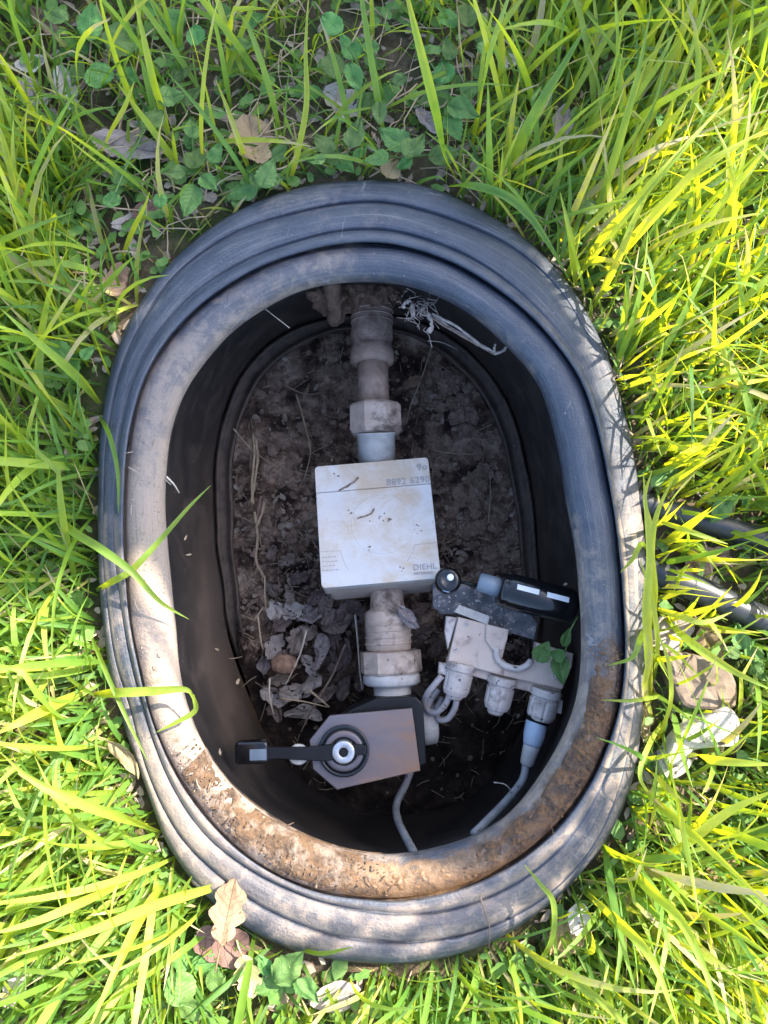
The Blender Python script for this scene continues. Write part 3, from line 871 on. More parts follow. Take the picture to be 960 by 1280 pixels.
# dead bits stuck on the lid
def scratch(pts, r_, mat, label, name='dirt_smear'):
    mb = MB(); tube(mb, catmull([mpix(x, y, .0006) for x, y in pts], 5), r_, 6, jitter=.4)
    mb.build(name, mat, meter)
scratch([(424, 613), (434, 608), (442, 603), (448, 597)], .0009, M['twig'], '')
scratch([(447, 648), (457, 645), (464, 642), (468, 636)], .0007, M['twig'], '')
mb = MB()
for i in range(26):
    x, y = random.choice([(421, 586, 3), (465, 684, 8), (500, 718, 5), (525, 660, 6), (475, 650, 22), (445, 640, 25)])[:2]
    x += random.gauss(0, 7); y += random.gauss(0, 5)
    mb.add(*rock(mpix(x, y, .0004), random.uniform(.0004, .0009), i, 1))
mb.build('dirt_specks', M['twig'], meter)

# ------------------------------------------------------------------ motorised black valve with lever
zv = -.055; sv = S(zv)
valve = root('valve', P(455, 930, -.11), 'black ball valve with faceted brown top plate and black lever handle', 'valve')
pl = [(412, 894), (515, 885), (525.5, 964), (421, 988), (391, 962), (386.5, 926)]
vn = Vector((-.03, .10, 1)).normalized()
poly = [P(x, y, zv+(-.002 if y < 900 else .002)) for x, y in pl][::-1]
c0 = sum(poly, Vector())/6; vn = (poly[1]-poly[0]).cross(poly[2]-poly[1]).normalized()
if vn.z < 0: vn = -vn
poly = [p-vn*(p-c0).dot(vn) for p in poly]
mb = MB(); prism(mb, poly, vn, .0035, .0008)
Vp = np.array(mb.v); pd = (Vp[:, 0]-Vp[:, 0].min())/np.ptp(Vp[:, 0])*.9-(Vp[:, 1]-Vp[:, 1].min())/np.ptp(Vp[:, 1])*.5
mesh('top_plate', mb.v, mb.f, M['plate'], valve, False, attrs={'dust': np.clip(pd-.12, -.35, 1)})
bp_ = [P(x, y, zv-.012) for x, y in [(437, 888), (470, 873), (520, 871), (529, 880), (533, 955), (515, 964), (425, 984), (395, 960), (393, 925)]][::-1]
mb = MB(); prism(mb, bp_, vn, .035, .0015); mb.build('housing', M['blackmatt'], valve, smooth=False)
pc = P(430, 938, zv); pc = pc-vn*(pc-c0).dot(vn)
def ringd(mb, r0, r1, h, seg=48):
    X = Vector((1, 0, 0)); X = (X-vn*X.dot(vn)).normalized(); Y = vn.cross(X)
    V, Fc = [], []
    for i in range(seg):
        a = 2*math.pi*i/seg; d = X*math.cos(a)+Y*math.sin(a)
        V += [pc+d*r0-vn*.002, pc+d*r0+vn*(h-.0003), pc+d*(r0+.0004)+vn*h, pc+d*(r1-.0004)+vn*h, pc+d*r1+vn*(h-.0003), pc+d*r1-vn*.002]
    for i in range(seg):
        j = (i+1) % seg
        for k in range(5): Fc.append((i*6+k, j*6+k, j*6+k+1, i*6+k+1))
    mb.add(V, Fc)
mb = MB(); ringd(mb, .0, 31*sv, .0008); mb.build('hub_base', M['blackmatt'], valve)
mb = MB(); ringd(mb, 17*sv, 24*sv, .0030); mb.build('hub_ring', M['plate'], valve)
mb = MB(); ringd(mb, 27*sv, 31*sv, .0026); mb.build('hub_ring', M['black'], valve)
hz = .0075
def hp(px, py, h):
    p = P(px, py, zv+h); return p
hd = MB()
hpoly = [hp(*q, hz) for q in [(445, 931), (451, 931), (458, 932), (458, 944), (450, 944), (443, 945), (428, 949), (405, 952), (385, 951), (350, 949), (333, 950), (333, 934), (350, 934.5), (385, 934), (405, 932), (428, 928)]]
prism(hd, hpoly[::-1], vn, .004, .0008)
lever = hd.build('lever', M['blackmatt'], valve, smooth=False)
hd = MB(); prism(hd, roundrect(hp(314, 941.5, hz+.002), Vector((1, .03, 0)), Vector((-.03, 1, 0)), 20*sv, 13.5*sv, .0035), vn, .011, .002)
grip = hd.build('grip', M['black'], lever, smooth=False)
hd = MB(); prism(hd, roundrect(hp(322.5, 943.5, hz+.0023), Vector((1, .03, 0)), Vector((-.03, 1, 0)), 10*sv, 6.5*sv, .0004), vn, .0008)
hd.build('grip_sticker', M['bluegrey'], lever, smooth=False)
mb = MB(); ringd(mb, 5.5*sv, 13.5*sv, .0088); mb.build('screw_head', M['steel'], valve)
mb = MB()
for i, (r0, r1, h) in enumerate([(0, 5.2*sv, .0078)]): ringd(mb, r0, r1, h, 6)
mb.build('screw_socket', M['blackmatt'], valve, smooth=False)
mb = MB(); lathe(mb, hp(373, 943, .003), hp(374, 943, -.010), [(0, 2*sv), (0, 11*sv), (.1, 12.5*sv), (1, 12.5*sv)], 30)
mb.build('lever_stop', M['pvcclean'], valve)
# cable under the valve
mb = MB(); tube(mb, catmull([P(516, 955, -.10), P(508, 978, -.10), P(496, 1004, -.102), P(497, 1024, -.085), P(507, 1046, -.055), P(518, 1067, -.025), P(524, 1084, -.012)], 8), 4.6*S(-.1), 12)
cb = mb.build('signal_cable', M['cable2'], None, loc=P(508, 978, -.10)); tag(cb, 'blue grey cable hanging out below the black valve', 'cable')

# ------------------------------------------------------------------ sensor module
zm = -.060; sm = S(zm)
mod = root('sensor_module', P(640, 820, zm-.04), 'pinkish grey sensor box with three cable glands beside the lower right wall', 'sensor module')
bpl = [(541, 728), (541, 758), (552, 768), (570, 768), (640, 792), (668, 800), (672, 778), (655, 758), (636, 750), (600, 738), (570, 726)]
mb = MB(); prism(mb, [P(x, y, zm-.010) for x, y in bpl][::-1], (0, 0, 1), .004, .0008); mb.build('bracket', M['darkplate'], mod, smooth=False)
# housing top face, with a notch in it
tp = [(573, 771), (608, 780), (636, 787), (634, 806), (628, 823), (640, 833), (655, 836), (668, 826), (660, 812), (664, 800), (717, 817), (714, 832), (702, 862), (640, 842), (600, 836), (560, 827)]
hsL = [(573, 771), (636, 787), (634, 800), (628, 823), (629, 845), (560, 826)]
hsR = [(629, 845), (628, 823), (640, 834), (656, 836), (668, 826), (671, 803), (717, 817), (715, 834), (703, 862)]
mb = MB(); prism(mb, [P(x, y, zm) for x, y in hsL][::-1], (0, 0, 1), .014, .0012)
prism(mb, [P(x, y, zm-.0004) for x, y in hsR][::-1], (0, 0, 1), .0136, .0010)
mb.build('housing', M['pink'], mod, smooth=False)
# raised flange step along the lower edge
low = [(560, 822), (629, 842), (703, 859), (700, 874), (650, 862), (590, 845), (557, 838)]
mb = MB(); prism(mb, [P(x, y, zm-.0075) for x, y in low][::-1], (0, 0, 1), .016, .0012); mb.build('lower_flange', M['pink'], mod, smooth=False)
# U-shaped latch round the notch
mb = MB(); tube(mb, catmull([P(621, 808, zm+.001), P(621, 820, zm+.002), P(628, 830, zm+.002), P(645, 836, zm+.002), P(657, 833, zm+.002), P(664, 826, zm+.001)], 5), 4.2*sm, 10)
mb.build('latch', M['gland'], mod)
mb = MB(); prism(mb, [P(x, y, zm+.003) for x, y in [(608, 780), (636, 787), (634, 800), (629, 812), (618, 814), (612, 808), (607, 800)]][::-1], (0, 0, 1), .004, .0007); mb.build('raised_tab', M['pink'], mod, smooth=False)
mb = MB(); prism(mb, [P(x, y, zm+.0005) for x, y in [(568, 765), (574, 756), (612, 770), (610, 781)]][::-1], (0, 0, 1), .002, .0003); mb.build('tape_strip', M['chalk'], mod, smooth=False)
mb = MB(); prism(mb, [P(x, y, zm-.004) for x, y in [(558, 770), (572, 772), (560, 812), (556, 790)]][::-1], (0, 0, 1), .010, .001); mb.build('side_clip', M['gland'], mod, smooth=False)
dirv = (P(700, 905, 0)-P(712, 862, 0))
def gland(cx_, cy_, r_, L, tip, mat, name='cable_gland'):
    a = P(cx_+4.5, cy_-L*.55, zm-.006); b = P(cx_-4.5, cy_+L*.45, zm-.009)
    g = MB(); lathe(g, a, b, [(0, r_*.95*sm), (.08, r_*1.05*sm), (.22, r_*1.05*sm), (.25, r_*.90*sm), (.32, r_*.90*sm), (.34, r_*.98*sm), (.85, r_*.95*sm), (1, r_*.8*sm), (1, r_*.55*sm)], 36)
    ax_ = (b-a).normalized()
    nv = []
    for p in g.v:       # grip ribs round the nut
        p = Vector(p); t_ = (p-a).dot(ax_)/(b-a).length; q = a+ax_*(p-a).dot(ax_); rr_ = p-q
        k_ = round(math.atan2(rr_.dot(ax_.cross(Vector((0, 0, 1)))), rr_.dot(Vector((0, 0, 1))))/(math.pi/18))
        if t_ > .33 and k_ % 6 == 0: p = q+rr_*.93
        nv.append(tuple(p))
    g.v = nv
    go = g.build(name, mat, mod, smooth=False)
    d = (b-a).normalized()
    g = MB(); lathe(g, b-d*.001, b+d*tip*sm, [(0, r_*.62*sm), (.7, r_*.58*sm), (1, r_*.45*sm), (1, r_*.3*sm)], 20)
    g.build('gland_tip', mat, go)
    return a, b
gland(573, 850, 17.5, 40, 6, M['gland'])
gland(624.5, 868, 17.5, 40, 7, M['gland'])
gland(679, 882, 18.5, 38, 2, M['gland'])
for x_, y_ in ((583, 780), (570, 812), (693, 846), (706, 824)):
    mb = MB(); lathe(mb, P(x_, y_, zm-.001), P(x_, y_, zm+.0012), [(0, 3.4*sm), (.8, 3.4*sm), (1, 2.6*sm), (1.0, 1.4*sm), (.5, 1.2*sm)], 18); mb.build('screw', M['gland'], mod)
mb = MB(); prism(mb, [P(x, y, zm-.006) for x, y in [(549, 828), (562, 830), (559, 845), (548, 842)]][::-1], (0, 0, 1), .009, .0008); mb.build('strap_buckle', M['gland'], mod, smooth=False)
mb = MB(); prism(mb, [P(x, y, zm-.008) for x, y in [(694, 872), (704, 876), (702, 893), (692, 890)]][::-1], (0, 0, 1), .009, .0008); mb.build('side_lug', M['gland'], mod, smooth=False)
zc = -.070; s3 = S(zc)
a, b = P(672, 903, zc), P(657, 956, zc-.004)
conn = root('cable_plug', a, 'pale blue cable plug hanging below the right gland', 'plug')
mb = MB(); lathe(mb, P(674, 893, zc), P(671, 903, zc), [(0, 13*s3), (.3, 15*s3), (.7, 15*s3), (1, 13*s3)], 28); mb.build('seal', M['blackmatt'], conn)
mb = MB(); lathe(mb, P(671, 901, zc), P(665, 932, zc), [(0, 11*s3), (.05, 13*s3), (.6, 13*s3), (.9, 11.5*s3), (1, 10.5*s3)], 28); mb.build('plug_body', M['blue'], conn)
mb = MB(); lathe(mb, P(665.5, 929, zc), P(658, 957, zc-.002), [(0, 10.5*s3), (.3, 10*s3), (.9, 8.5*s3), (1, 6*s3)], 24); mb.build('strain_relief', M['pvcclean'], conn)
mb = MB(); tube(mb, catmull([P(658, 955, zc-.002), P(653, 975, -.070), P(640, 993, -.060), P(625, 1010, -.045), P(608, 1027, -.025), P(592, 1043, -.012)], 8), 4.8*s3, 12)
tag(mb.build('plug_cable', M['cable2'], None, loc=P(653, 975, -.076)), 'grey cable running from the blue plug down along the right wall', 'cable')
# loops of cable at the left gland
for i, (pts, lab) in enumerate([
    ([(552, 845, -.064), (543, 856, -.066), (534, 868, -.072), (530, 882, -.086), (536, 895, -.098)], 'outer grey cable dropping from the clip of the sensor box'),
    ([(563, 865, -.068), (557, 880, -.072), (546, 890, -.078), (535, 888, -.084), (538, 876, -.09), (548, 862, -.092)], 'looped grey cable curling out of the left gland'),
    ([(571, 868, -.068), (569, 884, -.072), (560, 898, -.078), (549, 899, -.084), (546, 888, -.09), (552, 872, -.096)], 'lowest grey cable loop hanging under the left gland')]):
    mb = MB(); tube(mb, catmull([P(*p) for p in pts], 8), 4.0*S(-.07), 10)
    tag(mb.build('sensor_cable', M['cable'], None, loc=P(*pts[0])), lab, 'cable', 'sensor cables under the left gland')

# black cylinder with white marks
zb = -.036; sb_ = S(zb)
cyl = root('battery_cylinder', P(672, 745, zb-.015), 'glossy black cylinder with two white stripes against the right wall', 'cylinder')
a, b = P(623, 735, zb), P(719, 760, zb-.004)
mb = MB(); lathe(mb, a, b, [(0, 14*sb_), (.01, 19*sb_), (.05, 21*sb_), (.1, 20.2*sb_), (.12, 22.5*sb_), (.90, 22.5*sb_), (.96, 20*sb_), (1, 15*sb_), (1.0, 8*sb_)], 48)
mb.build('body', M['black'], cyl)
T = (b-a).normalized(); Yc = T.cross(Vector((0, 0, 1))).normalized(); Zc = Yc.cross(T).normalized()
if Zc.z < 0: Zc = -Zc
if Yc.y < 0: Yc = -Yc
def cylmark(t0, t1, ang0, ang1):
    V, Fc = [], []
    for i in range(2):
        p = a+(b-a)*(t0 if i == 0 else t1)
        for k in range(5):
            an = R(ang0+(ang1-ang0)*k/4)
            V.append(p+(Yc*math.sin(an)+Zc*math.cos(an))*22.8*sb_)
    for k in range(4): Fc.append((k, k+1, 5+k+1, 5+k))
    m_ = MB(); m_.add(V, Fc); m_.build('white_stripe', M['white'], cyl)
cylmark(.18, .46, 8, 25); cylmark(.56, .84, 8, 25)
mb = MB(); lathe(mb, P(598, 726.5, zb-.002), P(625, 735, zb), [(0, 9*sb_), (.05, 11.5*sb_), (.4, 12*sb_), (1, 12.5*sb_)], 32); mb.build('tube_end', M['bluegrey'], cyl)
mb = MB(); tube(mb, [P(572, 727, zb-.004), P(600, 732, zb-.003)], 2.2*sb_, 8); mb.build('link_rod', M['blackmatt'], cyl)
cap = root('black_cap', P(560, 725, zb-.012), 'round glossy black cap with a white dot at the corner of the meter', 'cap')
mb = MB(); lathe(mb, P(559.5, 727, zb-.016), P(560, 725, zb+.002), [(0, 14*sb_), (.3, 17*sb_), (.8, 16.5*sb_), (.95, 13.5*sb_), (1.0, 9*sb_), (.95, 7*sb_)], 40); mb.build('body', M['black'], cap)
mb = MB(); lathe(mb, P(563, 722, zb), P(563, 721.5, zb+.003), [(0, 4.3*sb_), (.9, 4.3*sb_), (1, 3.2*sb_)], 20); mb.build('white_dot', M['white'], cap)
mb = MB(); tube(mb, catmull([P(549, 731, zb-.001), P(554, 737, zb), P(561, 739, zb), P(569, 736, zb-.001)], 5), 1.6*sb_, 8); mb.build('pale_edge', M['blue'], cap)

# ------------------------------------------------------------------ leaves
LEAF_UV = []
def leaf_geo(L, W, kind='ovate', curl=.15, cup=.1, nu=14, nv=8, seed=0, wav=.04):
    V, Fc, tt = [], [], []
    LEAF_UV.clear()
    for i in range(nu+1):
        u = i/nu
        if kind == 'ovate': wd = (math.sin(math.pi*u**.8)**.75) if 0 < u < 1 else 0
        elif kind == 'round':
            wd = math.sqrt(max(0, 1-(2*u-1)**2)); wd = max(wd, .0)
            wd *= 1+.10*abs(math.cos(u*math.pi*6))-.05
        elif kind == 'torn': wd = (math.sin(math.pi*min(1, max(0, u*.96+.02)))**.5)*(1+.45*mnoise.noise(Vector((u*4.5, seed, 0))))
        elif kind == 'lobed': wd = math.sin(math.pi*u)**.6*(.62+.42*abs(math.sin(u*math.pi*3.2+.4)))
        elif kind == 'pointed': wd = (math.sin(math.pi*u**.62)**1.0) if 0 < u < 1 else 0
        for j in range(nv+1):
            v = 2*j/nv-1
            ww = wd*(1+.06*math.sin(u*37+seed)*abs(v)) if kind in ('ovate', 'pointed') else wd
            x = (u-.5)*L+(.06*L*mnoise.noise(Vector((u*3, v*2, seed+3))) if kind in ('torn', 'lobed') else 0)
            y = v*ww*W/2
            z = curl*L*((u-.5)**2)*1.6-cup*W*(abs(v)*-1)*.5*wd+wav*L*mnoise.noise(Vector((u*3+seed, v*1.7, seed)))
            z += .025*L*(abs(v) < .01)*-1
            V.append((x, y, z)); LEAF_UV.append((u, v))
    for i in range(nu):
        for j in range(nv):
            q = i*(nv+1)+j
            Fc.append((q, q+nv+1, q+nv+2, q+1))
    return V, Fc

def place_leaf(name, px, py, z, Lpx, Wpx, ang, mat, kind='ovate', tilt=0, roll=0, curl=.15, cup=.15, seed=0, parent=None, loc=None, wav=.04, nu=14, nv=8, petiole=False):
    s_ = S(z); V, Fc = leaf_geo(Lpx*s_, Wpx*s_, kind, curl, cup, nu, nv, seed, wav)
    from mathutils import Matrix
    q = Matrix.Rotation(R(ang), 3, 'Z') @ Matrix.Rotation(R(tilt), 3, 'Y') @ Matrix.Rotation(R(roll), 3, 'X')
    c = P(px, py, z)
    V = [q @ Vector(v)+c for v in V]
    if petiole:
        mb = MB(); mb.add(V, Fc)
        e = V[nv//2]; d = (V[nv//2]-V[(nv+1)*3+nv//2]).normalized()
        tube(mb, [e, e+d*.4*Lpx*s_*.6, e+d*.7*Lpx*s_*.6+Vector((0, 0, -.002))], .0006, 5)
        V, Fc = mb.v, mb.f
    uv = np.zeros((len(V), 2)); uv[:len(LEAF_UV)] = LEAF_UV
    return mesh(name, V, Fc, mat, parent, True, loc=None if parent is not None else (c if loc is None else loc), attrs={'leaf_u': uv[:, 0], 'leaf_v': uv[:, 1]})

dl = [  # px,py,z,L,W,angle,mat,kind,tilt,roll,curl,label
    (315, 176, .018, 78, 56, 100, 'leaf_tan', 'torn', 10, 15, .2, 'crinkled tan dead leaf standing in the clover above the rim'),
    (162, 184, .014, 104, 44, -8, 'leaf_grey', 'ovate', 5, -10, .15, 'long pale grey dead leaf among blades at upper left'),
    (428, 128, .010, 56, 38, -30, 'leaf_grey', 'torn', 8, 5, .25, 'small grey torn leaf between round clover leaves above the box'),
    (490, 212, .016, 34, 28, 60, 'leaf_tan', 'pointed', 12, 0, .2, 'small tan triangular leaf touching the top of the rim'),
    (84, 112, .012, 62, 26, -70, 'chalk', 'torn', 6, 0, .15, 'narrow pale flake of bark standing at upper left'),
    (38, 80, .012, 40, 24, 15, 'chalk', 'torn', 6, 0, .2, 'small pale bark flake nearest the top left corner'),
    (42, 116, .010, 46, 30, -50, 'leaf_grey', 'torn', 6, 0, .2, 'grey bark fragment under blades left of the narrow flake'),
    (70, 160, .008, 50, 28, -60, 'leaf_grey', 'torn', 6, 0, .2, 'dull grey leaf scrap below the narrow bark flake'),
    (58, 30, .010, 58, 22, -45, 'leaf_brown', 'ovate', 6, 0, .2, 'brown curled leaf at the top left between green leaves'),
    (703, 156, .016, 64, 32, 80, 'leaf_grey', 'ovate', 6, 10, .12, 'speckled grey oval leaf in grass above the right of the rim'),
    (738, 38, .014, 70, 34, 110, 'leaf_grey', 'torn', 8, 0, .2, 'pale grey leaf near the top edge right of centre'),
    (634, 78, .012, 28, 24, 20, 'chalk', 'torn', 6, 0, .2, 'small whitish flake in the grass near the top'),
    (825, 188, .010, 52, 36, 30, 'leaf_grey', 'torn', 8, 0, .2, 'grey leaf half hidden in the upper right grass'),
    (680, 228, .008, 46, 26, 20, 'leaf_grey', 'torn', 0, 0, .2, 'grey leaf scrap beside the arching blade at upper right'),
    (535, 152, .010, 44, 18, -45, 'leaf_grey', 'torn', 6, 0, .2, 'thin grey leaf strip in the clover right of centre'),
    (145, 352, .012, 50, 30, 75, 'leaf_tan', 'torn', 12, 10, .3, 'curled tan leaf beside the upper left of the rim'),
    (185, 262, .010, 46, 26, 40, 'leaf_brown', 'ovate', 8, 0, .2, 'brown leaf on bare soil near the upper left rim'),
    (165, 280, .009, 50, 24, 10, 'leaf_grey', 'torn', 4, 0, .2, 'grey leaf on bare soil near the upper left rim'),
    (285, 1138, .030, 72, 44, 80, 'leaf_tan', 'lobed', 14, 8, .25, 'tan lobed leaf leaning on the lower left of the rim'),
    (278, 1180, .014, 66, 50, -20, 'leaf_brown', 'torn', 8, -10, .25, 'brown lobed leaf lying below the tan leaf at lower left'),
    (310, 1218, .020, 52, 34, -75, 'leaf_yellow', 'lobed', 6, 0, .2, 'pale yellow withered leaf under the lower left of the rim'),
    (128, 1048, .008, 40, 30, 20, 'leaf_grey', 'torn', 6, 0, .2, 'grey leaf in shade among lower left grass'),
    (158, 945, .020, 60, 22, -55, 'leaf_tan', 'ovate', 16, 20, .35, 'curled tan leaf against the left side of the rim'),
    (880, 700, .008, 60, 34, 15, 'leaf_brown', 'torn', 6, 0, .25, 'reddish brown leaf between the two black hoses'),
    (888, 805, .012, 56, 28, -60, 'leaf_tan', 'ovate', 10, 20, .3, 'folded brown leaf standing on the brown stone'),
    (838, 790, .012, 60, 44, 30, 'leaf_grey', 'torn', 6, 0, .15, 'greyish brown leaf behind the tuft right of the rim'),
    (712, 1165, .012, 66, 40, 40, 'leaf_tan', 'ovate', 8, 0, .15, 'brown leaf lying in the grass under the lower right rim'),
    (722, 1148, .020, 36, 26, 70, 'chalk', 'torn', 10, 0, .2, 'bright white flake standing below the lower right rim'),
    (790, 1128, .016, 50, 30, -60, 'leaf_yellow', 'torn', 6, 0, .2, 'pale withered leaf among lower right grass'),
    (905, 1080, .012, 70, 22, 30, 'leaf_tan', 'ovate', 6, 0, .15, 'long tan leaf near the right edge in the lower grass'),
    (18, 1235, .020, 40, 26, 70, 'chalk', 'torn', 6, 0, .2, 'bright white leaf at the lower left corner'),
    (25, 1130, .010, 60, 40, 20, 'leaf_yellow', 'torn', 6, 0, .2, 'bleached yellowish leaf low in the grass at lower left'),
    (420, 1245, .010, 60, 30, 10, 'leaf_grey', 'torn', 4, 0, .2, 'grey leaf on the soil below the bottom of the rim'),
    (945, 75, .010, 50, 30, 40, 'leaf_grey', 'torn', 4, 0, .2, 'grey leaf by the right edge near the top'),
]
for i, (px, py, z, L, W, an, mt, kd, ti, ro, cu_, lab) in enumerate(dl):
    o = place_leaf('dead_leaf', px, py, z, L, W, an, M[mt], kd, ti, ro, cu_, .2, seed=i*1.7+.3, wav=.07, nu=18, nv=8, petiole=kd in ('ovate', 'lobed'))
    tag(o, lab, 'leaf' if mt != 'chalk' else 'flake', 'dead leaves and flakes on the ground')

# stones at the right
def slab_stone(name, pts, z, h, mat, label, cat='stone', seed=0):
    mb = MB()
    c = sum((P(x, y, z) for x, y in pts), Vector())/len(pts)
    n_ = 40
    poly = catmull([P(x, y, z) for x, y in pts]+[P(*pts[0], z)], 6)[:-1]
    V, Fc = [], []
    m = len(poly); lay = [(.0, 1), (.35, 1), (.7, 1), (.93, .97), (1.0, .8), (1.0, .25)]
    V.append(c+Vector((0, 0, .0008*mnoise.noise(c*60))))
    for (f_, dz) in [(.3, 1), (.6, 1), (.85, .98), (.96, .9), (1, .65), (1.0, 0)]:
        for p in poly:
            q = c+(p-c)*f_; q.z = z-h*(1-dz)+.004*mnoise.noise(Vector((q.x*45+seed, q.y*45, 0)))*dz+.0012*mnoise.noise(Vector((q.x*190+seed, q.y*190, 0)))*dz
            V.append(q)
    for k in range(m): Fc.append((0, 1+k, 1+(k+1) % m))
    for i in range(5):
        for k in range(m): Fc.append((1+i*m+k, 1+(i+1)*m+k, 1+(i+1)*m+(k+1) % m, 1+i*m+(k+1) % m))
    o = mesh(name, V, Fc, mat, None, False, loc=c)
    return tag(o, label, cat)
slab_stone('stone', [(832, 812), (870, 818), (908, 832), (924, 858), (922, 885), (895, 888), (862, 886), (848, 870), (838, 840)], .022, .022, M['slab'], 'flat brown stone between the lower hose and the white piece')
slab_stone('plaster_piece', [(832, 945), (855, 915), (880, 900), (910, 884), (927, 900), (924, 930), (898, 935), (862, 942), (838, 965)], .028, .02, M['chalk'], 'brightly sunlit white rough piece of rubble right of the rim', 'rubble', 3)
slab_stone('plaster_piece', [(824, 950), (846, 946), (866, 950), (856, 968), (838, 976), (826, 966)], .020, .016, M['chalk'], 'smaller white lump just below the large white rubble piece', 'rubble', 5)

# weeds: round and toothed leaves on stems, parts of each plant
weeds = [
    ('round-leaved weed with the largest round leaf, at the top edge above the box', 'weed', 'round', [(415, 30, 40), (440, 66, 32), (463, 60, 28), (417, 82, 36), (442, 97, 40), (465, 78, 26)], (438, 60)),
    ('round-leaved weed in the clover patch directly above the meter pipe', 'weed', 'round', [(480, 122, 38), (456, 128, 32), (474, 142, 28), (386, 118, 34), (500, 100, 24), (430, 50, 20)], (465, 118)),
    ('broad pointed weed leaning over the top of the rim', 'weed', 'pointed', [(519, 182, 46), (491, 172, 42), (555, 194, 44), (470, 198, 34), (505, 205, 24)], (510, 200)),
    ('bluish toothed weed touching the rim left of the tan triangle', 'weed2', 'pointed', [(445, 165, 40), (405, 180, 30), (415, 195, 28), (432, 205, 34), (395, 200, 24), (450, 190, 24)], (420, 200)),
    ('leafy weed on the right of the clover patch near the top', 'weed', 'pointed', [(555, 88, 40), (541, 122, 40), (580, 138, 42), (568, 160, 38), (590, 110, 34), (560, 60, 30), (525, 60, 30)], (560, 120)),
    ('low weed under long blades at the top centre right', 'weed2', 'round', [(585, 20, 34), (560, 25, 30), (610, 60, 30), (600, 90, 28), (630, 130, 28), (640, 160, 26)], (600, 60)),
    ('large crinkled bluish weed in the top left corner', 'weed2', 'round', [(70, 20, 40), (113, 28, 46), (151, 48, 48), (93, 62, 38), (124, 95, 46), (95, 92, 32), (160, 95, 34)], (120, 62)),
    ('round-leaved weed at the top between two yellow blades', 'weed', 'round', [(216, 24, 38), (275, 20, 36), (245, 45, 30), (190, 10, 30), (300, 55, 34), (320, 25, 30)], (245, 30)),
    ('toothed weed behind the crinkled tan leaf', 'weed2', 'pointed', [(247, 196, 38), (237, 252, 40), (218, 215, 30), (262, 230, 34), (270, 190, 26), (240, 160, 30)], (245, 220)),
    ('toothed weed with small leaves touching the upper left rim', 'weed', 'pointed', [(302, 240, 38), (335, 215, 36), (345, 225, 28), (318, 225, 26), (350, 190, 26), (290, 262, 26)], (322, 232)),
    ('sparse weed between grey leaf and yellow blades at upper left', 'weed2', 'round', [(190, 150, 34), (215, 120, 34), (225, 90, 30), (240, 120, 32), (150, 220, 30), (140, 250, 28), (200, 250, 24)], (200, 130)),
    ('two-leaved weed in the grass beside the left rim', 'weed2', 'pointed', [(75, 436, 30), (89, 462, 40), (110, 440, 24)], (88, 450)),
    ('broad-leaved weed just below the bottom of the rim', 'weed', 'pointed', [(362, 1208, 48), (340, 1232, 38), (385, 1238, 34), (330, 1205, 28)], (355, 1225)),
    ('crinkled weed in the shade at the bottom left', 'weed2', 'round', [(225, 1236, 46), (245, 1262, 40), (195, 1262, 38), (270, 1225, 30)], (230, 1250)),
    ('yellow-green broad leaf plant under the lower left rim', 'weed', 'round', [(232, 1200, 46), (205, 1180, 36), (260, 1205, 34)], (235, 1205)),
    ('pointed weed growing over the upper black hose', 'weed', 'pointed', [(899, 640, 38), (915, 625, 28), (885, 622, 24)], (905, 630)),
    ('weed tucked below the end of the lower hose', 'weed', 'round', [(940, 815, 34), (925, 795, 28), (950, 840, 30), (915, 815, 22)], (938, 818)),
    ('low weed in the shaded upper right grass', 'weed2', 'round', [(765, 45, 26), (780, 90, 30), (840, 90, 30), (860, 130, 34), (830, 150, 30), (910, 150, 36), (745, 215, 30)], (820, 110)),
    ('weed near the top right corner under crossing blades', 'weed', 'pointed', [(890, 60, 34), (930, 40, 34), (920, 95, 30), (950, 120, 30), (880, 25, 28)], (915, 60)),
    ('dark weed between blades right of the upper rim', 'weed2', 'round', [(735, 260, 28), (720, 230, 26), (760, 300, 28), (775, 250, 26), (755, 225, 24)], (745, 260)),
]
for wi, (lab, mt, kd, lv, cc) in enumerate(weeds):
    pr = root('weed_plant', P(cc[0], cc[1], 0), lab, 'weed', 'low weeds growing around the box')
    for j, (x, y, sz) in enumerate(lv):
        if rim_dist(*P(x, y, .02)[:2]) < sz*.2*S(.02): continue
        z = random.uniform(.014, .040)
        an = math.degrees(math.atan2(-(y-cc[1]), x-cc[0]+.01))
        k2 = kd if random.random() < .6 else random.choice(('pointed', 'ovate')); sz *= random.uniform(.8, 1.02)
        o = place_leaf('leaf', x, y, z, sz*(1.2 if k2 != 'round' else 1.0), sz*(.78 if k2 != 'round' else random.uniform(.8, 1.0)), an+random.uniform(-25, 25), M[mt], k2,
                       random.uniform(-14, 14), random.uniform(-14, 14), .05, random.uniform(-.15, .3), seed=wi*9+j, parent=pr, wav=.12, nu=26, nv=8)
        mb = MB(); b = P(cc[0], cc[1], 0.0); e = P(x, y, z-.002)
        tube(mb, catmull([b, (b+e)/2+Vector((0, 0, .004)), e], 4), .0008, 6)
        mb.build('stem', M['stem'], pr)

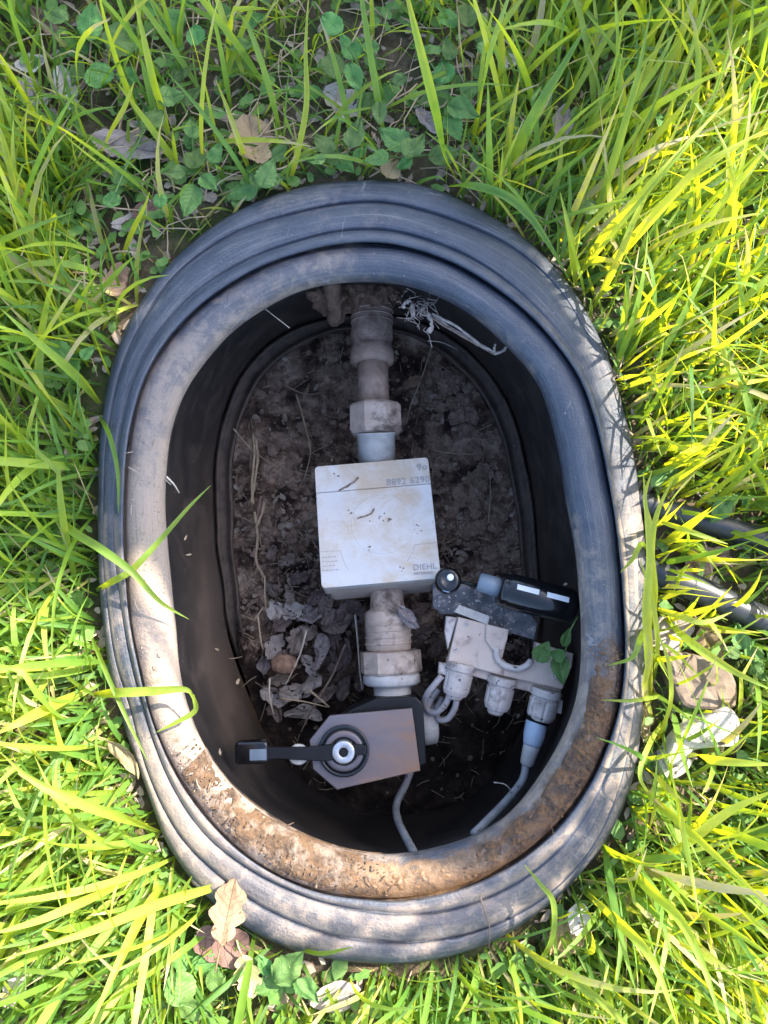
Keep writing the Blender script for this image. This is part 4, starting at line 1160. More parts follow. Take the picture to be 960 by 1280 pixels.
# ivy sprig in the pit
iv = root('ivy_sprig', P(700, 825, -.05), 'fresh green sprig with four leaves against the right wall in the pit', 'plant')
for j, (x, y, L, W, an, z) in enumerate([(679, 814, 30, 24, 60, -.045), (701, 838, 38, 24, -85, -.045), (708, 796, 26, 14, 65, -.040), (696, 818, 22, 18, 160, -.043)]):
    place_leaf('leaf', x, y, z, L, W, an, M['weed'], 'pointed', random.uniform(-15, 15), random.uniform(-20, 20), .1, .2, seed=j+50, parent=iv)
mb = MB(); tube(mb, catmull([P(722, 770, -.035), P(710, 795, -.042), P(706, 815, -.046), P(690, 816, -.045), P(678, 812, -.044)], 5), .0008, 6)
tube(mb, catmull([P(706, 815, -.046), P(704, 825, -.045), P(701, 836, -.044)], 4), .0007, 6)
mb.build('stem', M['stem'], iv)

# dead leaves heaped in the pit
pl_ = [(365, 765, 34, 22, 20, 'p'), (388, 770, 40, 20, -10, 'p'), (345, 762, 22, 20, 80, 'p'), (408, 755, 34, 16, 70, 'd'), (395, 745, 26, 18, 40, 'd'), (362, 742, 26, 14, 100, 'd'), (372, 800, 36, 24, 70, 'd'), (343, 808, 36, 20, 60, 'p'),
       (385, 790, 34, 16, 30, 'd'), (425, 780, 44, 26, 10, 'd'), (437, 770, 36, 30, 30, 'd'), (415, 795, 36, 14, 95, 'd'), (400, 815, 44, 14, 80, 'p'), (420, 830, 46, 16, 90, 'd'), (435, 820, 40, 14, 85, 'd'), (388, 832, 26, 14, -60, 'p'),
       (350, 850, 30, 14, 10, 'd'), (345, 868, 36, 20, -30, 'p'), (368, 865, 44, 20, 10, 'p'), (392, 852, 30, 16, 45, 'p'), (378, 890, 44, 16, -5, 'p'), (345, 888, 24, 14, -60, 'd'), (408, 868, 34, 14, 30, 'd'), (330, 830, 24, 14, 90, 'p'),
       (358, 700, 24, 14, 30, 'd'), (340, 690, 18, 10, 60, 'd'), (375, 722, 22, 14, 10, 'd'), (340, 735, 22, 14, 120, 'd'), (510, 772, 34, 16, -50, 'p'), (530, 790, 24, 16, 30, 'd'), (545, 812, 26, 14, 60, 'd'), (500, 500, 0, 0, 0, ''),
       (430, 860, 30, 14, 70, 'd'), (360, 820, 30, 20, 30, 'd'), (450, 850, 26, 12, 80, 'd'), (525, 760, 24, 14, 10, 'd'), (352, 780, 26, 16, 40, 'd')]
LAB = {0: 'pale leaf at the top of the heap, upper left', 1: 'pale torn leaf at the top middle of the heap', 2: 'rounded pale leaf at the upper left edge of the heap', 3: 'narrow leaf pointing at the lower left meter corner', 4: 'short dark leaf under the lower left meter corner',
       5: 'thin dark leaf above the heap beside the foot ring', 6: 'broad dull leaf in the middle left of the heap', 7: 'pale leaf just above and left of the nut shell', 8: 'dark leaf in the middle of the heap', 9: 'reddish dark leaf below the meter corner',
       10: 'wide dark leaf between meter corner and lower pipe', 11: 'slender dark leaf standing in the middle of the heap', 12: 'slender pale leaf right of the middle of the heap', 13: 'long dark leaf left of the union nut on the lower pipe', 14: 'dark leaf touching the lower pipe',
       15: 'small pale leaf right of the nut shell', 16: 'dark narrow leaf under the nut shell', 17: 'pale torn leaf below the nut shell, at the wall side', 18: 'long pale leaf across the bottom of the heap', 19: 'pale leaf right under the curved stalk', 20: 'lowest pale leaf of the heap near the valve plate',
       21: 'dark scrap at the lowest wall side of the heap', 22: 'dark leaf just above the corner of the valve plate', 23: 'small pale leaf wedged left of the nut shell', 24: 'dark leaf on bare soil left of the meter', 25: 'tiny dark leaf by the left foot ring', 26: 'dull leaf beside the lower left side of the meter',
       27: 'dark leaf on the soil above the heap near the foot ring', 32: 'dark leaf between heap and valve housing', 33: 'dark leaf lying partly over the nut shell', 34: 'small dark leaf at the foot of the lower pipe', 36: 'dark leaf between the two upper pale leaves of the heap'}
k = 0
for i, (x, y, L, W, an, c_) in enumerate(pl_):
    if not c_: continue
    p = P(x, y, -.19); z = pit_h(p.x, p.y)+.006+.010*random.random()+(.012 if 330 < x < 440 and y > 740 else 0)
    if x == 510: z = -.072
    o = place_leaf('pit_leaf', x, y, z, L*1.05, W*1.15, an, M['leaf_pale' if c_ == 'p' else 'leaf_pit'], random.choice(('torn', 'torn', 'torn', 'lobed')), random.uniform(-28, 28), random.uniform(-35, 35), random.uniform(.1, .7), random.uniform(-.2, .7), seed=i*2.3, wav=.26, nu=14, nv=8)
    if x > 490: lab = {510: 'pale dead leaf draped on the pipe below the meter', 530: 'dark leaf scrap between lower pipe and sensor box', 545: 'dark withered leaf left of the sensor box clip', 525: 'dark leaf scrap just under the right corner of the meter'}[x]; g = None
    else: lab, g = LAB[i], 'dead leaves heaped in the pit'
    tag(o, lab, 'leaf', g)
# nut, twigs, stalks
V, Fc = ico(4)
c = P(355, 830, -.155); nv_ = []
for v in V:
    n_ = 1+.035*math.sin(v[0]*14+3*mnoise.noise(Vector(v)*3))+.03*mnoise.noise(Vector(v)*6)
    nv_.append((c.x+v[0]*16.5*S(-.155)*n_, c.y+v[1]*12.5*S(-.155)*n_, c.z+v[2]*.009*n_))
tag(mesh('nut_shell', nv_, Fc, M['nut'], None, True, loc=c), 'oval brown ribbed nut shell on the leaf heap in the pit', 'nut')
tw = [([(383, 788, -.150), (376, 815, -.150), (366, 838, -.152), (357, 856, -.158)], .0010, 'strawpale', 'pale curved stalk lying across the nut shell'),
      ([(444, 768, -.150), (447, 800, -.150), (450, 840, -.152), (453, 863, -.156)], .0011, 'strawpale', 'upright pale stalk beside the lower pipe'),
      ([(432, 805, -.150), (415, 845, -.150), (395, 878, -.152), (376, 915, -.156)], .0014, 'twig', 'long brown twig crossing the heap towards the valve'),
      ([(350, 873, -.152), (380, 877, -.150), (410, 884, -.152)], .0010, 'straw', 'flat straw below the nut shell'),
      ([(386, 862, -.150), (400, 874, -.150), (412, 884, -.150)], .0013, 'straw', 'short thick straw by the corner of the valve plate'),
      ([(331, 720, -.16), (331, 745, -.158), (333, 766, -.16)], .0009, 'straw', 'short upright straw by the left foot ring'),
      ([(322, 768, -.16), (326, 800, -.158), (329, 812, -.16)], .0010, 'straw', 'thin straw left of the leaf heap'),
      ([(318, 775, -.158), (328, 760, -.158)], .0010, 'straw', 'stubby straw leaning on the left foot ring'),
      ([(337, 848, -.16), (337, 870, -.158), (342, 893, -.16)], .0010, 'strawpale', 'pale straw between nut shell and wall'),
      ([(370, 492, -.19), (381, 530, -.19), (388, 565, -.19), (380, 600, -.188)], .0010, 'straw', 'long wavy stalk on the soil upper left of the meter'),
      ([(352, 480, -.185), (380, 492, -.18), (402, 490, -.18), (428, 474, -.183)], .0011, 'twig', 'bent dark twig on the soil near the upper pipe'),
      ([(404, 492, -.18), (415, 507, -.18), (427, 524, -.185)], .0009, 'twig', 'short twig left of the union nut'),
      ([(540, 432, -.17), (528, 470, -.175), (514, 505, -.18), (508, 530, -.185)], .0009, 'straw', 'thin stalk right of the upper pipe'),
      ([(518, 470, -.175), (528, 490, -.178), (520, 530, -.182)], .0007, 'twig', 'fine forked stalk right of the union nut'),
      ([(292, 536, -.14), (315, 562, -.165), (345, 582, -.18), (395, 597, -.16)], .0006, 'straw', 'long fine thread of root left of the meter'),
      ([(535, 426, -.11), (552, 428, -.12), (572, 437, -.14)], .0006, 'strawpale', 'fine pale thread under the frayed twig'),
      ([(362, 410, -.02), (330, 385, -.01)], .0004, 'strawpale', 'cobweb thread at the upper left of the opening'),
      ([(208, 596, .018), (217, 605, .012), (224, 616, .004)], .0009, 'strawpale', 'short pale straw stuck to the left edge of the opening'),
      ([(610, 655, -.19), (613, 620, -.19), (612, 590, -.19)], .0007, 'straw', 'thin straw on the soil right of the meter'),
      ([(542, 562, -.19), (560, 566, -.19), (592, 568, -.19)], .0008, 'straw', 'flat straw on the soil just right of the meter corner'),
      ([(617, 978, -.10), (630, 980, -.098), (637, 986, -.098), (643, 996, -.10)], .0007, 'strawpale', 'curled pale stem above the plug cable'),
      ([(600, 1120, .035), (606, 1140, .034), (612, 1160, .030), (611, 1185, .022)], .0007, 'twig', 'thin brown stalk lying over the bottom of the rim'),
      ]
for pts, r_, mt, lab in tw:
    mb = MB(); pp = catmull([P(*p) for p in pts], 6)
    tube(mb, pp, [r_*(1-.5*i/len(pp)) for i in range(len(pp))], 7, jitter=.15)
    tag(mb.build('dry_stalk', M[mt], None, loc=P(*pts[0])), lab, 'stalk')
# frayed bark strip at left and frayed twig at top
fr = root('frayed_stalk', P(320, 600, -.185), 'frayed reddish brown stalk standing along the left foot ring', 'stalk')
for pts in ([(316, 542), (318, 570), (315, 600), (316, 630)], [(320, 550), (322, 575), (318, 605), (314, 628)], [(314, 560), (314, 590), (318, 615)], [(326, 620), (322, 645), (318, 668)], [(330, 628), (328, 640), (320, 660)], [(318, 640), (322, 670), (320, 700), (330, 722)]):
    mb = MB(); tube(mb, catmull([P(x, y, -.178+random.uniform(0, .006)) for x, y in pts], 5), .0015, 6, jitter=.35); mb.build('strand', M['straw'] if random.random() < .4 else M['twig'], fr)
M['fray'] = surf('frayed_fibre', [(.20, .16, .14), (.42, .35, .31)], 160, .85, .8, 300, .001, .3)
ft = root('frayed_twig', P(560, 410, -.01), 'pale frayed twig caught under the upper right of the opening', 'twig')
for j, pts in enumerate(([(520, 382), (545, 398), (580, 420), (617, 441)], [(524, 386), (550, 404), (585, 424), (620, 443)], [(540, 392), (570, 408), (600, 430), (622, 442)], [(618, 442), (628, 439), (633, 434)], [(618, 441), (619, 430)])):
    mb = MB(); tube(mb, catmull([P(x, y, -.012+j*.001) for x, y in pts], 6), .0012, 6, jitter=.45); mb.build('strand', M['fray'] if j != 1 else M['twig'], ft)
mb = MB()
for i in range(34):
    x, y = random.gauss(525, 9), random.gauss(385, 9)
    pts = [P(x, y, -.01)]
    for q in range(3): x += random.gauss(0, 6); y += random.gauss(1.5, 6); pts.append(P(x, y, -.01+random.uniform(-.006, .006)))
    tube(mb, catmull(pts, 3), .0003, 5)
for pts in ([(536, 392), (540, 405), (536, 416)], [(514, 376), (508, 378), (503, 385)], [(515, 380), (516, 396)]):
    tube(mb, catmull([P(x, y, -.008) for x, y in pts], 4), .0016, 6, jitter=.6)
mb.build('fray', M['fray'], ft)
tag(place_leaf('pit_leaf', 514, 478, -.17, 28, 14, 30, M['leaf_tan'], 'torn', 10, 20, .3, .3, seed=91), 'small orange brown leaf right of the upper pipe', 'leaf')
for j, (x, y, z, lab) in enumerate([(236, 693, -.06, 'tiny pale flake stuck on the left wall'), (232, 672, -.05, 'round pale speck stuck on the left wall'), (272, 812, -.09, 'thin pale chip on the lower left wall'), (297, 852, -.12, 'pale chip above the valve lever on the wall'), (275, 940, -.03, 'curled pale scrap on the edge left of the lever'),
                               (596, 874, -.13, 'bright crumb between the glands'), (706, 730, -.02, 'pale scrap on the right wall above the black cylinder')]):
    tag(place_leaf('wall_flake', x, y, z, random.uniform(5, 9), random.uniform(2, 4), random.uniform(0, 180), M['straw'], 'torn', 20, 20, .3, .3, seed=j+80, nu=6, nv=4), lab, 'flake')

# ------------------------------------------------------------------ hoses
for pts, r_, lab in (([(770, 612, .006), (812, 631, .012), (870, 649, .015), (915, 662, .015), (960, 676, .014), (1100, 720, .012), (1500, 830, .010), (2300, 900, .010)], 14.0, 'upper black hose leaving the right side of the box'),
                     ([(790, 700, .006), (835, 722, .014), (880, 740, .017), (925, 762, .017), (962, 779, .016), (1100, 850, .013), (1500, 1000, .011), (2300, 1100, .010)], 17.0, 'lower thicker black hose leaving the right side of the box')):
    mb = MB(); tube(mb, catmull([P(*p) for p in pts], 14), r_*S(.015), 28)
    hose = mb.build('water_hose', M['hose'], None, loc=P(*pts[1])); tag(hose, lab, 'hose', 'black hoses beside the box')

# ------------------------------------------------------------------ grass
def blades(name, N, region, L, Wd, seed, label, allow_over=0.0, dirfield=None, dens=None, tint_mu=.42, tint_sd=.14, elev=(55, 85), bend=(35, 95), K=8, straw=.03, keepclear=True):
    g = np.random.default_rng(seed)
    xs, ys = [], []
    cnt = 0
    x = g.uniform(region[0], region[1], N*4); y = g.uniform(region[2], region[3], N*4)
    # clump
    cl = np.array([mnoise.noise(Vector((a*16, b*16, seed))) for a, b in zip(x[:N*4], y[:N*4])])
    ok = (rim_dist(x, y) > .004) & (g.random(N*4) < np.clip(.55+1.1*cl, .08, 1))
    if dens is not None: ok &= g.random(N*4) < dens(x, y)
    x, y = x[ok][:N], y[ok][:N]
    n = len(x)
    h0, sp_ = dirfield(x, y)
    hd_ = h0+g.normal(0, 1, n)*sp_*1.15
    Ln = g.uniform(L[0], L[1], n)*g.uniform(.6, 1.0, n)
    wd = g.uniform(Wd[0], Wd[1], n)*(.6+.4*Ln/L[1])
    e0 = np.radians(g.uniform(elev[0], elev[1], n)); bd = np.radians(g.uniform(bend[0], bend[1], n))
    tw_ = g.normal(0, .8, n)
    yaw = g.normal(0, .35, n)
    kink = g.random(n) < .28
    kp = g.uniform(.45, .8, n); ka = g.normal(0, 1.2, n)
    pos = np.stack([x, y, np.full(n, -.003)], 1)
    P_ = [pos.copy()]; Dd = []
    seg = Ln/(K-1)
    for i in range(K):
        t = i/(K-1)
        el_ = e0-bd*t**1.3
        hh_ = hd_+yaw*t+np.where(kink & (t > kp), ka, 0)
        el_ = el_-np.where(kink & (t > kp), .7, 0)
        d = np.stack([np.cos(el_)*np.cos(hh_), np.cos(el_)*np.sin(hh_), np.sin(el_)], 1)
        Dd.append((d, hh_, el_))
        if i < K-1:
            pos = pos+d*seg[:, None]
            pos[:, 2] = np.maximum(pos[:, 2], .002)
            P_.append(pos.copy())
    P_ = np.stack(P_, 1)                       # n,K,3
    over = (rim_dist(P_[:, :, 0].ravel(), P_[:, :, 1].ravel()).reshape(n, K) < .001).any(1)
    tall = P_[:, :, 2].max(1)
    mid = P_[:, 2:K-1].reshape(-1, 3)
    cov = ((mid[:, None, 0]-cs_w[:, 0])**2+(mid[:, None, 1]-cs_w[:, 1])**2 < cs_w[:, 2]**2).any(1).reshape(n, -1).any(1)
    if not keepclear: cov[:] = False
    keep = (~over | (g.random(n) < allow_over)) & (~cov | (g.random(n) < .22) | (Ln < .04))
    P_ = P_[keep]; n2 = keep.sum()
    Vv, tint, across = [], [], []
    tb = g.normal(tint_mu, tint_sd, n)[keep]; tb = np.clip(tb, .05, .86)
    st_ = g.random(n2) < straw; tb = np.where(st_, g.uniform(.9, 1, n2), tb)
    tipy = g.random(n2) < .25
    btip = g.random(n2) < .10
    for i in range(K):
        d, hh_, el_ = Dd[i]; d, hh_ = d[keep], hh_[keep]
        t = i/(K-1)
        side = np.stack([-np.sin(hh_), np.cos(hh_), np.zeros(n2)], 1)
        up_ = np.cross(d, side)
        a = (tw_[keep]*t*2.2+g.normal(0, .05, n2))[:, None]
        s2 = side*np.cos(a)+up_*np.sin(a); u2 = -side*np.sin(a)+up_*np.cos(a)
        wv_ = wd[keep]*(.35+.65*min(1, t*3.5) if t < .3 else 1.0)*(1-max(0, (t-.45)/.55)**1.8)+.0002
        wv_ = wv_[:, None]/2
        c = P_[:, i]
        Vv.append(np.stack([c-s2*wv_, c-u2*wv_*.28, c+s2*wv_], 1))
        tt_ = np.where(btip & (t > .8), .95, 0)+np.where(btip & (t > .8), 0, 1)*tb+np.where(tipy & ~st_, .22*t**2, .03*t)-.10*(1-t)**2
        tint.append(np.stack([tt_]*3, 1)); across.append(np.tile(np.array([0., .5, 1.]), (n2, 1)))
    Vv = np.stack(Vv, 1).reshape(-1, 3)         # n2,K,3cols
    tint = np.stack(tint, 1).ravel(); across = np.stack(across, 1).ravel()
    b = (np.arange(n2)*K*3)[:, None, None]; i_ = (np.arange(K-1)*3)[None, :, None]; j_ = np.arange(2)[None, None, :]
    q = (b+i_+j_).ravel()
    Fc = np.stack([q, q+1, q+4, q+3], 1)
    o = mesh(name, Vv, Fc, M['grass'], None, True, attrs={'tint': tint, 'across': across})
    return tag(o, label, kind='stuff')

clear_spots = [(x, y, r_) for x, y, r_ in
    [(820, 633, 22), (860, 645, 22), (900, 658, 22), (940, 670, 22), (845, 727, 24), (885, 745, 24), (920, 762, 24), (955, 775, 24), (880, 850, 46), (880, 920, 46), (845, 950, 24), (850, 800, 24),
     (315, 176, 34), (165, 184, 30), (140, 184, 24), (195, 184, 24), (428, 128, 28), (490, 210, 22), (84, 112, 26), (40, 95, 26), (703, 156, 24), (285, 1145, 34), (278, 1180, 30), (310, 1218, 26), (722, 1155, 24),
     (415, 40, 40), (440, 80, 44), (470, 130, 40), (510, 180, 46), (430, 190, 36), (555, 110, 40), (120, 60, 50), (245, 25, 34), (240, 230, 34), (340, 1215, 34), (190, 300, 44), (160, 330, 34), (240, 250, 24), (145, 355, 20)]]
cs_w = np.array([(P(x, y, 0).x, P(x, y, 0).y, r_*S(0)) for x, y, r_ in clear_spots])
anchors = [  # pixel x, y, heading (deg, anticlockwise), spread (deg), density
    (40, 60, 100, 60, .5), (150, 60, 120, 70, .32), (300, 80, 90, 80, .24), (430, 80, 80, 90, .15), (520, 120, 90, 90, .18), (620, 80, 80, 55, .45), (740, 80, 65, 50, .6), (880, 60, 60, 50, .7), (940, 200, 60, 35, 1),
    (720, 240, 60, 35, .9), (820, 250, 52, 25, 1), (900, 350, 45, 35, 1), (790, 400, 50, 45, .6), (830, 480, 40, 60, .6), (900, 470, 40, 60, 1), (815, 560, 30, 60, .4), (940, 560, 30, 70, 1), (880, 600, 20, 60, .6), (900, 720, 0, 70, .30), (880, 820, -20, 80, .35),
    (850, 900, -30, 90, .35), (930, 950, 0, 60, 1), (850, 1050, -30, 60, 1), (800, 1130, -50, 35, 1), (900, 1180, -60, 45, 1), (700, 1220, -65, 35, 1), (560, 1240, -85, 50, 1), (420, 1250, -90, 60, .6), (280, 1250, -100, 50, .5),
    (180, 1180, -140, 50, 1), (60, 1230, -145, 40, 1), (60, 1080, -150, 45, 1), (120, 1000, -160, 50, 1), (60, 920, -170, 40, 1), (70, 820, 175, 50, 1), (60, 700, 165, 50, 1), (70, 600, 160, 50, 1), (60, 500, 150, 40, 1),
    (60, 400, 140, 50, 1), (130, 420, 130, 60, .5), (60, 300, 120, 60, .9), (160, 320, 110, 60, .3), (220, 260, 110, 60, .3), (90, 220, 100, 60, .6), (280, 200, 100, 60, .35)]
an_w = np.array([tuple(P(a[0], a[1], 0))[:2] for a in anchors]); an_h = np.radians([a[2] for a in anchors]); an_s = np.radians([a[3] for a in anchors]); an_d = np.array([a[4] for a in anchors])
def field_w(x, y):
    d2 = (x[:, None]-an_w[:, 0])**2+(y[:, None]-an_w[:, 1])**2
    wt = 1/(d2+.0006)**1.6
    return wt/wt.sum(1)[:, None]
def dirfield(x, y):
    wt = field_w(x, y)
    return np.arctan2((wt*np.sin(an_h)).sum(1), (wt*np.cos(an_h)).sum(1)), (wt*an_s).sum(1)
def density(x, y): return (field_w(x, y)*an_d).sum(1)
def density_sparse(x, y): return np.clip(density(x, y)*1.3, 0, 1)**1.6
IN = (-.36, .36, -.32, .56)
blades('grass', 6400, IN, (.04, .12), (.0016, .0046), 11, 'short dense green grass growing all round the box', .0, dirfield, density, .42, .15, (40, 85), (20, 100), straw=.07)
blades('grass', 1900, IN, (.10, .20), (.0030, .0070), 12, 'long bright arching grass growing all round the box', .012, dirfield, density_sparse, .60, .15, (45, 80), (25, 95), straw=.05)
blades('grass', 3400, IN, (.02, .055), (.0010, .0024), 13, 'fine low grass shoots close to the soil', .0, lambda x, y: (np.random.default_rng(1).uniform(-3.14, 3.14, len(x)), np.full(len(x), .5)), lambda x, y: .35+.65*density(x, y), .36, .2, (20, 75), (0, 60), straw=.22)
blades('grass', 9000, (-1.1, 1.1, -1.0, 1.2), (.05, .18), (.004, .0085), 14, 'meadow grass beyond the box in every direction', .0, dirfield,
       lambda x, y: ((x < -.36) | (x > .36) | (y < -.32) | (y > .56)).astype(float), .45, .15, (45, 85), (35, 100), K=6)

_sg = np.random.default_rng(21)
def right_edge(x, y):
    d = rim_dist(x, y)
    a = np.arctan2(y-centre_w[1], x-centre_w[0])
    return ((d > .004) & (d < .075) & (a > -1.15) & (a < .80)).astype(float)
blades('grass', 520, (.02, .30, -.30, .36), (.05, .12), (.0032, .0066), 31, 'upright grass growing close against the right side of the box', .0,
       lambda x, y: (np.full(len(x), .35), np.full(len(x), .9)), right_edge, .60, .15, (62, 86), (5, 45))
def right_mid(x, y):
    d = rim_dist(x, y); a = np.arctan2(y-centre_w[1], x-centre_w[0])
    return ((d > .003) & (d < .034) & (a > -.28) & (a < .75)).astype(float)
blades('grass', 130, (.10, .26, -.22, .22), (.07, .13), (.0036, .0070), 37, 'taller blades rising from the right edge of the box and shading it', .0,
       lambda x, y: (np.full(len(x), .2), np.full(len(x), .8)), right_mid, .66, .12, (74, 88), (0, 26), keepclear=False)
# small ground cover leaves and litter scraps between the blades
mb = MB(); mb2 = MB()
g = random.Random(5)
for i in range(3200):
    x, y = g.uniform(-.36, .36), g.uniform(-.32, .56)
    if rim_dist(x, y) < .006: continue
    if mnoise.noise(Vector((x*18, y*18, 9))) < -.05: continue
    z = g.uniform(.003, .018); r_ = g.uniform(.003, .008); a = g.uniform(0, 6.28); tl = g.uniform(-.4, .4)
    V = [Vector((x, y, z))]
    el_ = g.uniform(.45, 1)
    for k in range(8):
        b = a+k*math.pi/4; rr = r_*(1.25, .85, el_*.8, .8, .95, .8, el_*.8, .85)[k]
        V.append(Vector((x+rr*math.cos(b), y+rr*math.sin(b), z+rr*tl*math.cos(b-a)+g.uniform(-.0004, .0012))))
    mb.add(V, [(0, 1+k, 1+(k+1) % 8) for k in range(8)])
for i in range(2600):
    x, y = g.uniform(-.36, .36), g.uniform(-.32, .56)
    if rim_dist(x, y) < .004: continue
    z = soil_h(x, y)+g.uniform(.001, .006); L = g.uniform(.004, .016); W = L*g.uniform(.2, .7); a = g.uniform(0, 6.28)
    V, Fc = [], []
    for k in range(6):
        b = k*math.pi/3
        u, v = L*math.cos(b)*.5*g.uniform(.7, 1.2), W*math.sin(b)*.5*g.uniform(.7, 1.2)
        V.append((x+u*math.cos(a)-v*math.sin(a), y+u*math.sin(a)+v*math.cos(a), z+g.uniform(0, .003)))
    mb2.add(V, [(0, 1, 2, 3), (0, 3, 4, 5)])
tag(mb.build('ground_cover', M['cover']), 'tiny green weed leaves carpeting the soil between blades', kind='stuff')
tag(mb2.build('leaf_litter', M['litter'], smooth=False), 'dry brown and grey leaf crumbs on the soil', kind='stuff')
mb = MB()
for i in range(420):
    x, y = g.uniform(-.36, .36), g.uniform(-.32, .56)
    if i % 2: 
        q = P(g.uniform(150, 600), g.uniform(0, 380), 0); x, y = q.x, q.y
    a = g.uniform(0, 6.28); L = g.uniform(.02, .07)
    d = Vector((math.cos(a), math.sin(a), 0))*L; p = Vector((x, y, g.uniform(.003, .016)))
    e = p+d
    if rim_dist(np.array([x, e.x]), np.array([y, e.y])).min() < .004: continue
    s_ = Vector((-d.y, d.x, 0))*g.uniform(-.25, .25)
    tube(mb, [p, p+d*.33+s_+Vector((0, 0, .004)), p+d*.7+s_*.8+Vector((0, 0, .003)), e], g.uniform(.0003, .0008), 5)
tag(mb.build('dry_straw', M['straw']), 'thin dry straws lying on the soil between weeds', kind='stuff')

# single blades that stand out, each a thing
def hero(pts, wpx, tint, label, tipt=.0, fold=.55, flat=.0):
    wpx *= .66
    pp = catmull([P(*p) for p in pts], 7)
    n_ = len(pp); V = []; tn = []; ac = []
    for i, p in enumerate(pp):
        t = i/(n_-1)
        T = (pp[min(i+1, n_-1)]-pp[max(i-1, 0)]).normalized()
        toc = (Vector((0, 0, CAMZ))-p).normalized()
        up_ = Vector((0, 0, 1)).lerp(Vector((T.y, -T.x, 1)), .25*math.sin(t*5+wpx)+flat)
        sd_ = T.cross(up_)
        if sd_.length < .05: sd_ = T.cross(Vector((0, 1, .2)))
        sd_.normalize(); nn = sd_.cross(T)
        hw_ = wpx*S(p.z)*.5*(min(1, .45+t*2.5))*(1-max(0, (t-.4)/.6)**1.7)+.0002
        V += [p-sd_*hw_, p-nn*hw_*fold, p+sd_*hw_]
        v = tint+tipt*t*t; tn += [v]*3; ac += [0, .5, 1]
    Fc = []
    for i in range(n_-1):
        for j in range(2):
            q = i*3+j; Fc.append((q, q+1, q+4, q+3))
    o = mesh('grass_blade', V, Fc, M['grass'], None, True, loc=P(*pts[0]), attrs={'tint': tn, 'across': ac})
    return tag(o, label, 'grass blade', 'long single grass blades round the rim')
H = hero
H([(60, 632, .01), (88, 662, .045), (126, 686, .06), (165, 715, .06), (200, 752, .05), (236, 774, .035)], 15, .55, 'green blade crossing the left rim downwards, ending on the inner edge')
H([(120, 738, .01), (140, 727, .045), (165, 712, .05), (200, 675, .05), (235, 635, .045), (263, 607, .04)], 12, .62, 'thin blade crossing the left rim upwards, its tip over the opening')
H([(118, 868, .005), (145, 866, .052), (190, 864, .055), (232, 862, .055), (242, 875, .05)], 16, .68, 'folded yellow blade lying straight over the left rim')
H([(241, 868, .052), (244, 888, .045), (222, 902, .042), (196, 915, .040)], 9, .66, 'bent end of blade lying on the inner left lip')
H([(112, 790, .01), (128, 830, .045), (146, 871, .05), (165, 912, .05), (184, 950, .045)], 9, .6, 'thin blade running down along the left rim')
H([(40, 905, .06), (0, 820, .08)], 9, .6, 'thin blade at the left edge beside the rim')
H([(200, 1040, .01), (150, 1022, .07), (90, 1000, .10), (40, 975, .11), (0, 940, .11)], 18, .72, 'wide sunlit blade reaching from the lower left rim to the left edge')
H([(570, 222, .0), (556, 190, .04), (545, 140, .08), (530, 80, .11), (515, 20, .13), (500, -40, .14)], 20, .45, 'tall blade with a bright yellow tip rising from the top of the rim', .4)
H([(560, 232, .01), (585, 231, .045), (627, 242, .055), (660, 268, .055), (686, 305, .05), (712, 350, .03)], 17, .42, 'broad green blade arching over the upper right of the rim')
H([(360, 235, .0), (372, 190, .03), (383, 130, .05), (382, 60, .06), (386, -10, .06)], 11, .78, 'slender yellow stalk rising straight above the box')
H([(215, 190, .0), (203, 140, .03), (190, 95, .06), (178, 40, .08), (165, -15, .09)], 15, .60, 'bright blade with yellow back at the top left', .2)
H([(625, 240, .0), (645, 190, .04), (672, 135, .07), (702, 85, .08), (735, 30, .09)], 22, .40, 'widest green blade above the right of the rim')
H([(735, 312, .0), (752, 250, .04), (778, 165, .08), (798, 90, .10), (815, 5, .11)], 15, .56, 'long blade leaning to the top edge at upper right')
H([(722, 340, .0), (760, 290, .05), (810, 235, .09), (850, 190, .10), (905, 130, .10)], 17, .74, 'yellow sunlit blade rising from the right shoulder of the rim')
H([(745, 350, .0), (790, 300, .06), (840, 245, .10), (880, 205, .12), (960, 160, .13)], 18, .78, 'second yellow blade of the bundle at the upper right')
H([(735, 260, .0), (780, 238, .03), (840, 215, .05), (900, 208, .06)], 10, .68, 'long flat blade across the upper right grass')
H([(742, 385, .0), (770, 330, .05), (795, 270, .07), (830, 200, .08)], 13, .76, 'yellow blade close beside the right shoulder of the rim')
H([(720, 360, .0), (716, 320, .04), (712, 290, .06), (700, 240, .07)], 15, .72, 'short wide blade at the right shoulder of the rim')
H([(812, 880, .0), (811, 820, .035), (808, 760, .06), (812, 700, .08), (808, 640, .09), (804, 590, .095)], 16, .76, 'thick bright stem blade upright beside the right rim')
H([(815, 800, .0), (818, 740, .05), (814, 690, .07), (822, 640, .08), (845, 592, .09)], 13, .74, 'pale blade forking right from the tuft by the right rim')
H([(812, 690, .0), (802, 680, .045), (790, 700, .05), (775, 716, .045)], 9, .66, 'thin blade bending left onto the right rim above the lower hose')
H([(808, 780, .0), (800, 800, .045), (790, 822, .05), (760, 832, .042)], 11, .6, 'thin curled blade lying on the right rim below the lower hose')
H([(830, 870, .0), (810, 873, .04), (785, 876, .045), (753, 875, .04)], 7, .70, 'straight pale blade lying across the right rim lower down')
H([(815, 648, .01), (850, 660, .05), (885, 672, .06), (910, 680, .055)], 9, .72, 'yellow blade lying just under the upper hose')
H([(825, 765, .0), (860, 800, .05), (910, 835, .07), (970, 865, .08)], 16, .70, 'long bright blade crossing the brown stone')
H([(818, 760, .01), (850, 770, .05), (880, 778, .055), (915, 765, .05)], 12, .76, 'yellow blade below the end of the lower hose')
